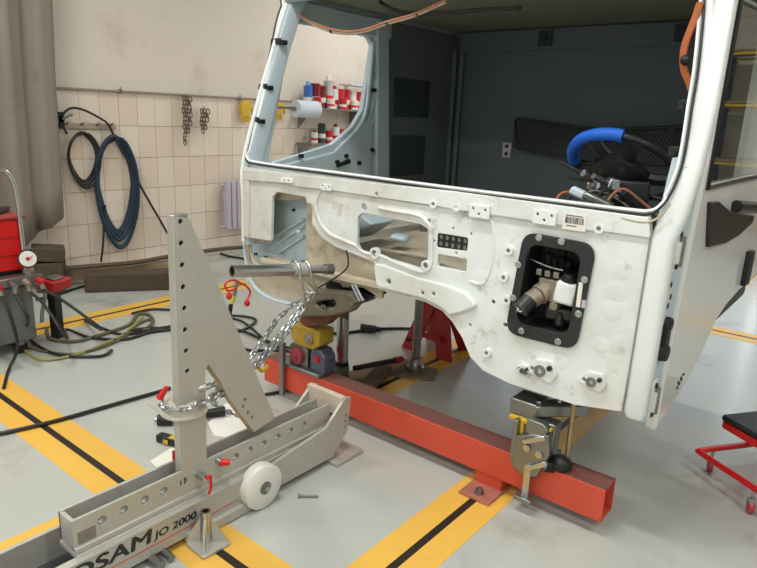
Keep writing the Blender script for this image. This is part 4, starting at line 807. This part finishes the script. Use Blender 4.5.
# hose rack and hoses
hr = tag(empty('hose_rack'), 'narrow pale peg rail on the tiles above the hose coils', 'rack')
MB().box(-5.895, -5.87, 2.70, 3.26, 1.375, 1.425).build('rail', mat('rail_paint', (176, 158, 142), .6), hr, .003)
for y in (2.78, 2.92, 3.07, 3.20): MB().cyl((-5.875, y, 1.41), (-5.80, y, 1.43), .010, seg=8).build('peg', STEEL, hr)
vb = tag(empty('air_valve'), 'small dark air valve at the curtain end of the peg rail', 'valve')
MB().cyl((-5.88, 2.72, 1.46), (-5.80, 2.72, 1.46), .03, seg=12).box(-5.85, -5.80, 2.70, 2.74, 1.38, 1.52).build('body', BLACKG, vb); MB().obox((-5.80, 2.77, 1.48), (.015, .10, .02), 0, 0, .4).build('lever', STEEL, vb)
def coil(name, c, ry, rz_, n, r, m, label, jit=.02, tilt=0):
    pts = []
    for k in range(n*18):
        t = 2*PI*k/18; j = int(t/(2*PI)); f = (j*37 % 11)/11-.5
        pts.append(Vector((-5.84+.05*f+.012*math.sin(t*3), c[0]+(ry+jit*f)*math.sin(t)*(1+.15*math.cos(t))*-1+tilt*math.cos(t), c[1]+(rz_+jit*1.2*f)*math.cos(t)+(0 if math.cos(t) > 0 else -jit*f*3))))
    return tag(MB().tube(smooth(pts, 2), r, 8).build(name, m), label, 'hose')
coil('hose_coil', (2.915, 1.10), .135, .24, 3, .013, HOSEK, 'small coil of black hose hanging on the tiled wall')
coil('hose_coil', (3.215, .80), .19, .50, 7, .0155, HOSEB, 'large coil of dark blue hose hanging on the tiled wall', .05)
tag(MB().tube(smooth([(-5.820,2.765,1.331),(-5.820,2.730,1.434),(-5.820,2.754,1.511),(-5.820,2.829,1.556),(-5.820,2.936,1.542),(-5.820,3.063,1.484),(-5.820,3.155,1.423),(-5.820,3.207,1.314),(-5.820,3.260,1.203),(-5.820,3.352,1.040),(-5.820,3.447,0.841),(-5.820,3.546,0.655),(-5.820,3.650,0.472),(-5.820,3.735,0.316),(-5.820,3.872,0.126)], 4), .011, 8).build('air_hose', HOSEK), 'thin dark hose looping over the peg rail and falling behind the tower', 'hose')
tag(MB().tube(smooth([(-5.820,2.762,1.400),(-5.820,2.775,1.339),(-5.820,2.844,1.305),(-5.820,2.901,1.331)], 4)+smooth([(-5.830,3.044,0.355),(-5.830,3.025,0.239),(-5.830,3.000,0.164),(-5.830,2.983,0.067)], 4), .009, 8).build('hose_tail', HOSEK), 'short dark hose tail from the air valve down to the skirting', 'hose') if False else None
tag(MB().tube(smooth([(-5.830,3.077,0.671),(-5.830,3.053,0.481),(-5.830,3.029,0.288),(-5.830,2.997,0.125)], 4), .010, 8).build('hose_tail', HOSEK), 'dark hose end hanging straight below the blue coil', 'hose')
# hanging chains, gloves
def hangchain(y, z0, L_, label, g=None, n=3):
    t = tag(empty('hanging_chain'), label, 'chain', g)
    MB().tube([(-5.88, y, z0+.02), (-5.83, y, z0+.01), (-5.82, y, z0+.04)], .006, 6).build('wall_peg', STEEL, t)
    for s in range(n):
        off = (s-(n-1)/2)*.028
        for k in range(int(L_*(1-.22*s)/.04)):
            o = bpy.data.objects.new('chain_link', CL2); C.objects.link(o); o.parent = t
            o.location = (-5.83+.012*s, y+off+.008*math.sin(k*1.7+s), z0-.04*k-.01); o.rotation_euler = (.25*math.sin(k*2+s), 0, (PI/2)*(k % 2)+.3*s)
_p = []
for k in range(14):
    t = 2*PI*k/14; _p.append(Vector((.016*math.cos(t), 0, .015*math.sin(t)+(.012 if math.sin(t) > 0 else -.012))))
_o = MB().tube(_p, .0065, 6, True).build('chain_link', mat('rusty_chain', (126, 108, 96), .6, .5, var=.3)); CL2 = _o.data; bpy.data.objects.remove(_o)
hangchain(4.02, 1.70, .50, 'bunch of rusty chain hanging from the wall pipe, longer of the two')
hangchain(4.235, 1.58, .26, 'short bunch of rusty chain hanging on the tiles, shorter of the two', None, 3)
def glove(y, z, label, s=1):
    t = MB(); t.loft([[(-5.86, y-.05*s, z-.14*s), (-5.82, y-.04*s, z-.15*s), (-5.82, y+.03*s, z-.15*s), (-5.86, y+.04*s, z-.14*s)], [(-5.87, y-.07*s, z-.07*s), (-5.81, y-.07*s, z-.07*s), (-5.81, y+.06*s, z-.06*s), (-5.87, y+.06*s, z-.06*s)], [(-5.87, y-.04*s, z), (-5.83, y-.04*s, z), (-5.83, y+.07*s, z+.01*s), (-5.87, y+.07*s, z+.01*s)]])
    for k in range(4): t.tube([(-5.84, y-.045*s+.028*k*s, z-.13*s), (-5.835, y-.055*s+.030*k*s, z-.18*s), (-5.84, y-.05*s+.028*k*s, z-.20*s-.01*(k % 2))], .014*s, 6)
    t.tube([(-5.84, y+.05*s, z-.04*s), (-5.83, y+.09*s, z-.09*s), (-5.835, y+.085*s, z-.13*s)], .015*s, 6)
    tag(t.build('work_glove', col('yellow_glove_cloth', (214, 178, 62), .85)), label, 'glove')
glove(4.80, 1.70, 'yellow work glove hanging from the pipe left of the cab corner', 1.1)
glove(5.12, 1.70, 'yellow work glove seen through the cab window, near the pillar', .8)
glove(5.30, 1.69, 'yellow work glove seen through the cab window, beside the paper roll', .9)
# shelves
for zz, lab, y1 in ((1.66, 'narrow grey wall shelf carrying paint cans, upper of two', 6.95), (1.24, 'narrow grey wall shelf carrying bottles, lower of two', 6.95)):
    s_ = tag(empty('wall_shelf'), lab, 'shelf')
    MB().box(-5.885, -5.60, 5.62, y1, zz-.022, zz).build('board', mat('shelf_grey', (122, 116, 108), .6), s_, .002)
    for y in (5.66, 6.6): MB().prism([(-5.885, zz-.022), (-5.65, zz-.022), (-5.885, zz-.25)], 'y', y-.006, y+.006).build('bracket', STEEL, s_)
def can(y, x, z, r, h, c, label, kind, capc=None, cat='can', g='cans and bottles on the wall shelves'):
    r *= 1.2; t = tag(empty(kind), label, cat)
    MB().lathe((x, y, z), (0, 0, 1), [(0, r), (.004, r*1.03), (.008, r), (h-.012, r), (h-.006, r*1.03), (h, r*.8)], 16).build('body', col('can_%d_%d_%d' % c, c, .35), t)
    if capc: MB().lathe((x, y, z+h), (0, 0, 1), [(0, r*.55), (h*.16, r*.5), (h*.18, r*.3)], 12).build('cap', col('cap_%d_%d_%d' % capc, capc, .4), t)
    MB().lathe((x, y, z+h*.25), (0, 0, 1), [(0, r*1.01), (h*.22, r*1.01)], 16).build('paper_band', PAPER if sum(c) < 500 else REDB, t)
W_, R_, DR, BL, SI, GR = (232, 230, 226), (198, 36, 40), (122, 22, 30), (60, 110, 190), (190, 192, 194), (70, 110, 70)
up_ = [(5.68, .045, .26, BL, (120, 170, 220), 'slim blue spray can at the left of the upper shelf'), (5.80, .055, .29, DR, None, 'dark red can beside the blue spray can'), (5.91, .05, .27, DR, None, 'dark red can, second from the blue spray can'),
       (6.03, .05, .34, SI, W_, 'tall silver canister standing out on the upper shelf'), (6.14, .045, .24, W_, R_, 'white bottle with red cap right of the tall silver canister'), (6.24, .055, .25, R_, None, 'bright red tin at the middle of the upper shelf'), (6.36, .05, .25, R_, W_, 'bright red bottle with white cap on the upper shelf'), (6.48, .05, .24, W_, None, 'white tin with red band near the shelf end'), (6.60, .06, .23, R_, None, 'wide red tin near the right end of the upper shelf'), (6.74, .05, .24, (160, 60, 50), None, 'brown-red can at the right end of the upper shelf')]
for y, r, h, c, cp, lab in up_: can(y, -5.74, 1.66, r, h, c, lab, 'paint_can', cp)
fr_ = [(5.74, .04, .13, R_, 'small red tin in front of the blue spray can'), (5.98, .04, .12, W_, 'small white tin in front of the silver canister'), (6.20, .042, .13, R_, 'small red tin in front of the white bottle'), (6.42, .04, .12, W_, 'small white tin in front of the red bottle'), (6.66, .04, .13, R_, 'small red tin in front of the wide red tin')]
for y, r, h, c, lab in fr_: can(y, -5.64, 1.66, r, h, c, lab, 'small_tin')
lo_ = [(5.80, .035, .13, W_, 'small white bottle at the left of the lower shelf'), (5.93, .04, .24, (40, 60, 50), 'dark green bottle on the lower shelf'), (6.06, .04, .15, R_, 'small red can on the lower shelf'), (6.18, .045, .20, W_, 'white bottle in the middle of the lower shelf'), (6.32, .04, .17, (210, 90, 70), 'orange-red can on the lower shelf'), (6.48, .045, .16, (60, 60, 62), 'dark squat can on the lower shelf'), (6.64, .04, .16, W_, 'white can at the right end of the lower shelf')]
for y, r, h, c, lab in lo_: can(y, -5.74, 1.24, r, h, c, lab, 'bottle', DR if c == W_ else None, 'bottle')
tag(MB().box(-5.80, -5.60, 6.30, 6.72, 1.957, 1.977).build('flat_carton', ROLL, bevel=.003), 'flat white and blue carton lying across the can tops', 'carton')
tag(MB().lathe((-5.70, 6.78, 1.98), (1, 0, .2), [(-.02, .05), (-.02, .11), (.03, .11), (.03, .05)], 20).build('tape_roll', WOODT), 'brown round roll at the right end of the upper shelf', 'roll')
pr_ = tag(empty('paper_roll'), 'pale blue-white paper towel roll at the left end of the shelf', 'paper roll')
a, b = [(-5.500,5.221,1.646),(-5.500,5.627,1.649)]
MB().cyl((-5.48, a[1], 1.64), (-5.48, b[1]-.06, 1.64), .095, seg=28).build('roll', ROLL, pr_, .006)
MB().cyl((-5.48, a[1]-.03, 1.64), (-5.48, b[1]-.02, 1.64), .022, seg=12).build('core', WOODT, pr_)
MB().box(-5.89, -5.46, a[1]-.045, a[1]-.03, 1.63, 1.66).box(-5.89, -5.46, b[1]-.03, b[1]-.015, 1.63, 1.66).build('holder', STEEL, pr_)

# tool cart at the left edge
tc = tag(empty('hydraulic_cart'), 'wheeled cart with red tool box, chrome handle and hydraulic manifold', 'cart')
MB().box(-4.62, -4.22, .95, 1.70, .085, .46).build('tank', mat('grey_tank', (112, 116, 116), .45, .2), tc, .012)
MB().box(-4.66, -4.20, .92, 1.72, .46, .475).build('deck', BLACKG, tc, .003)
MB().box(-4.58, -4.22, .95, 1.685, .56, .89).build('tool_box', REDB, tc, .01)
MB().box(-4.56, -4.24, .97, 1.66, .475, .56).build('box_base', BLACK, tc)
for z in (.66, .77): MB().box(-4.221, -4.212, 1.0, 1.66, z, z+.008).build('drawer_seam', RED, tc)
MB().box(-4.60, -4.20, .93, 1.70, .89, .905).build('box_lid', mat('lid_red', (150, 60, 56), .5), tc, .003)
tray = MB().obox((-4.42, 1.45, .93), (.12, .3, .04), .3).obox((-4.38, 1.62, .925), (.05, .16, .03), .8).build('loose_tools', BLACKG, tc, .004)
MB().tube(smooth([(-4.19, 1.66, .50), (-4.19, 1.655, .8), (-4.19, 1.65, 1.05), (-4.19, 1.62, 1.16), (-4.19, 1.56, 1.20), (-4.19, 1.40, 1.20), (-4.19, 1.1, 1.20), (-4.19, 1.02, 1.16), (-4.19, 1.0, 1.05), (-4.19, 1.0, .5)], 5), .014, 10).build('handle', CHROME, tc)
for y in (1.08, 1.60):
    MB().lathe((-4.25, y, .045), (1, .2, 0), [(-.012, .04), (-.01, .044), (.012, .044), (.014, .04)], 18).build('caster', BLACK, tc); MB().box(-4.27, -4.23, y-.02, y+.02, .06, .09).build('caster_plate', STEEL, tc)
MB().tube(smooth([(-4.170,1.692,0.482),(-4.170,1.734,0.461),(-4.170,1.754,0.403),(-4.170,1.740,0.325),(-4.170,1.722,0.260),(-4.170,1.717,0.206)], 5), .013, 8).build('bent_pipe', STEEL, tc)
g = Vector((-4.13, 1.655, .648))
gg = MB().lathe(g, (1, -.55, .1), [(-.03, .055), (0, .058), (.008, .058), (.009, .05)], 28).build('gauge_case', BLACKG, tc)
MB().lathe(g, (1, -.55, .1), [(.008, .049), (.010, .049)], 28).build('gauge_dial', PAPER, gg)
gd = Vector((1, -.55, .1)).normalized()
MB().cyl(g+gd*.013+Vector((0, 0, -.01)), g+gd*.013+Vector((.02, .025, .025)), .004, .001, 6).build('gauge_needle', REDB, gg); MB().cyl(g+gd*.010, g+gd*.016, .012, seg=12).build('gauge_hub', RED, gg)
MB().cyl(g-Vector((.01, 0, .05)), g-Vector((.01, 0, .12)), .014, seg=10).build('gauge_stem', BRASS, tc)
MB().box(-4.20, -4.10, 1.42, 1.72, .49, .545).build('manifold', STEEL, tc, .005)
for k in range(4):
    y = 1.45+.08*k
    MB().cyl((-4.10, y, .515), (-4.045, y, .50), .02, .017, 12).build('valve_knob', (RED, STEEL, BRASS, RED)[k], tc); MB().cyl((-4.06, y, .50), (-4.05, y, .46), .013, seg=8).build('hose_fitting', BRASS, tc)
hb = tag(empty('handheld_valve'), 'dark red hydraulic control block beside the cart', 'control block')
MB().obox((-4.35, 1.90, .40), (.13, .17, .075), .4, .1).build('body', RED, hb, .01); MB().obox((-4.33, 1.89, .445), (.07, .09, .02), .4, .1).build('top_plate', STEEL, hb, .004)
MB().obox((-4.38, 1.90, .18), (.06, .06, .36), .4).build('post', BLACKG, hb)
# floor hoses
def hose(pts, r, m, label, n=6): return tag(MB().tube(smooth(pts, n), r, 8).build('hydraulic_hose' if r < .012 else 'rubber_hose', m), label, 'hose')
def F(P, z=.013): return [(x, y, z) for x, y in P]
hose([(-4.06, 1.45, .46), (-4.0, 1.47, .34), (-4.0, 1.49, .14)]+F([(-3.980,1.418),(-3.732,1.294)]), .010, HOSEK, 'black hose dropping from the first cart valve')
hose([(-4.05, 1.53, .46), (-3.98, 1.56, .30)]+F([(-4.651,1.785),(-4.313,1.722),(-4.009,1.740),(-3.817,1.908),(-3.863,2.016)]), .010, HOSEK, 'black hose from the second cart valve curling forward')
hose([(-4.05, 1.61, .46), (-3.98, 1.66, .38), (-3.85, 1.72, .18)]+F([(-4.473,2.000),(-4.198,2.038),(-3.996,2.186),(-4.006,2.387),(-3.939,2.551),(-3.775,2.786),(-3.593,2.875),(-3.332,2.863),(-3.108,2.832),(-2.929,2.851)]), .010, HOSEK, 'black hose from the third cart valve running behind the tower')
hose([(-4.05, 1.69, .46), (-3.98, 1.80, .36), (-3.85, 1.95, .18)]+F([(-4.575,2.193),(-4.314,2.196),(-4.104,2.225),(-4.025,2.399),(-3.973,2.548)]), .010, HOSEK, 'black hose from the last cart valve joining the bundle')
hose(F([(-4.804,1.659),(-4.549,1.651),(-4.228,1.622),(-4.029,1.623),(-3.959,1.717),(-3.954,1.872),(-4.008,2.031),(-4.084,2.214),(-4.223,2.389),(-4.369,2.551)]), .009, mat('yellow_green_hose', (160, 150, 84), .5, var=.15), 'yellow-green hose in a wide arc over the front stripe')
hose(F([(-4.694,1.649),(-4.431,1.629),(-4.185,1.691),(-3.982,1.792),(-3.957,1.948),(-3.984,2.083),(-4.075,2.254),(-4.224,2.421),(-4.267,2.549),(-4.133,2.482),(-4.078,2.407),(-4.157,2.358)]), .009, HOSEO, 'olive hose loop lying by the yellow stripe')
hose(F([(-4.585,1.916),(-4.414,1.847),(-4.299,1.848),(-4.187,1.933),(-4.189,2.077),(-4.210,2.208),(-4.264,2.380),(-4.405,2.513),(-4.446,2.580),(-4.354,2.602),(-4.189,2.525),(-4.088,2.397)]), .013, HOSEO, 'thick dusty olive hose curled on the far stripe')
hose(F([(-5.357,2.175),(-5.371,2.336),(-5.470,2.556),(-5.511,2.714)]), .011, HOSEK, 'black hose leading to the dark sleeper')
hose(F([(-4.123,2.298),(-4.093,2.424),(-4.033,2.486),(-4.002,2.584),(-3.909,2.748)]), .014, HOSEK, 'thick black hose bundle end left of the tower')
hose(F([(-4.494,2.531),(-4.491,2.687),(-4.411,2.772),(-4.307,2.842),(-4.032,2.979),(-3.829,3.116),(-3.692,3.113),(-3.598,2.936),(-3.564,2.778),(-3.380,2.668),(-3.222,2.662),(-3.127,2.758),(-3.017,2.842)]), .010, HOSEK, 'black hose looping on the floor right of the tower')
hose(F([(-3.963,2.976),(-3.777,3.024),(-3.567,2.968),(-3.364,2.891),(-3.191,2.860),(-3.050,2.891)]), .009, HOSEK, 'thin black hose crossing behind the chain')
hose(F([(-3.198,1.044),(-3.158,1.182),(-3.129,1.328),(-3.110,1.505),(-3.090,1.697),(-3.072,1.861),(-3.071,1.939)]), .011, HOSEK, 'long black hose crossing the yellow stripe in the foreground')
hose(F([(-2.618,2.247),(-2.574,2.346),(-2.560,2.478),(-2.542,2.578)]), .010, HOSEK, 'short black hose under the left end of the beam')
hose(F([(-3.158,3.259),(-3.027,3.360),(-2.928,3.593),(-2.781,3.780),(-2.629,3.902),(-2.478,4.024)]), .012, HOSEK, 'black hose running behind the prop tubes')
hose(F([(-6.364,4.511),(-6.043,4.447),(-5.673,4.388),(-5.508,4.424),(-5.310,4.428)]), .012, HOSEK, 'dark hose end on the floor near the wall')
tag(MB().cyl((-2.96, 3.52, .035), (-2.86, 3.58, .035), .035, .028, 14).cyl((-2.86, 3.58, .035), (-2.83, 3.60, .035), .02, seg=10).build('hose_plug', BLACKG), 'black round plug on the floor between the props', 'plug')
# red looped lanyard hose end below the pull tube
rl = tag(empty('coupling_wand'), 'hose end with red looped dust caps and yellow band hanging below the pull tube', 'hose coupling')
bp_ = [Vector(q) for q in [(-2.520,2.002,0.751),(-2.520,1.982,0.681),(-2.520,1.962,0.642),(-2.520,1.948,0.570)]]
MB().cyl(bp_[0], bp_[1], .010, seg=8).build('metal_stem', STEEL, rl); MB().cyl(bp_[1], bp_[2], .013, seg=8).build('yellow_band', col('lime_band', (200, 205, 60)), rl); MB().tube([bp_[2], bp_[3], Vector([(-3.463,2.681,0.020)][0])], .011, 8).build('hose_end', BLACK, rl)
MB().tube(smooth([(-2.500,1.980,0.727),(-2.500,1.936,0.720),(-2.500,1.912,0.745),(-2.500,1.924,0.769),(-2.500,1.968,0.771),(-2.500,2.006,0.749),(-2.500,2.044,0.726),(-2.500,2.070,0.695),(-2.500,2.063,0.669),(-2.500,2.049,0.655)], 4), .0055, 6).build('red_lanyard', REDB, rl)
for q in [(-2.500,1.935,0.694),(-2.500,2.049,0.634)]: MB().ball(q, .016, 1.2).build('red_cap', REDB, rl)
# small things by the tower
x, y = [(-2.743,1.652)][0]
t_ = tag(empty('air_tool'), 'black pneumatic tool with round end lying left of the tower', 'tool')
MB().cyl((x, y, .03), (x+.05, y+.05, .03), .028, .03, 14).build('head', BLACK, t_); MB().cyl((x+.05, y+.05, .03), (x+.17, y+.14, .03), .02, .018, 12).build('body', STEEL, t_); MB().cyl((x-.01, y-.01, .03), (x, y, .03), .014, seg=10).build('chuck', CHROME, t_)
x, y = [(-2.525,1.585)][0]
t_ = tag(empty('marking_tool'), 'short black tool with yellow label lying in front of the tower foot', 'tool')
MB().obox((x, y, .022), (.15, .045, .04), .3).build('body', BLACKG, t_, .008); MB().obox((x+.02, y+.004, .043), (.04, .035, .002), .3).build('yellow_label', YEL, t_)
MB().obox((x-.0, y-.03, .022), (.03, .003, .022), .3).build('yellow_label', YEL, t_)
x, y = [(-2.625,1.890)][0]
tag(MB().cyl((x, y-.03, .03), (x+.05, y+.06, .03), .022, .026, 12).build('torch', BLACK), 'black rubber torch lying behind the tower leg', 'torch')
SHT = [(-2.567,1.834),(-2.689,2.032),(-2.684,2.126),(-2.364,2.028),(-2.313,1.840),(-2.440,1.777)]
tag(plate('paper_sheet', fillet(SHT, .02), [], 'z', .001, .004, PAPER), 'white paper sheet on the floor behind the frame', 'paper')
tag(plate('paper_sheet', fillet([(-2.451,1.425),(-2.488,1.567),(-2.414,1.584),(-2.272,1.497),(-2.284,1.396)], .02), [], 'z', .0025, .005, PAPER), 'smaller crumpled white sheet left of the tower foot', 'paper')
a, b = [(-1.735,1.697,0.008),(-1.678,1.749,0.008)]
bt = tag(empty('loose_bolt'), 'loose steel bolt lying on the floor right of the nylon wheel', 'bolt')
a = Vector(a); b = Vector(b); MB().cyl(a, b, .0055, seg=8).build('shank', STEEL, bt); MB().hexbolt(a, a-b, .010, .008).build('head', STEEL, bt)
x, y = [(-4.064,2.422)][0]
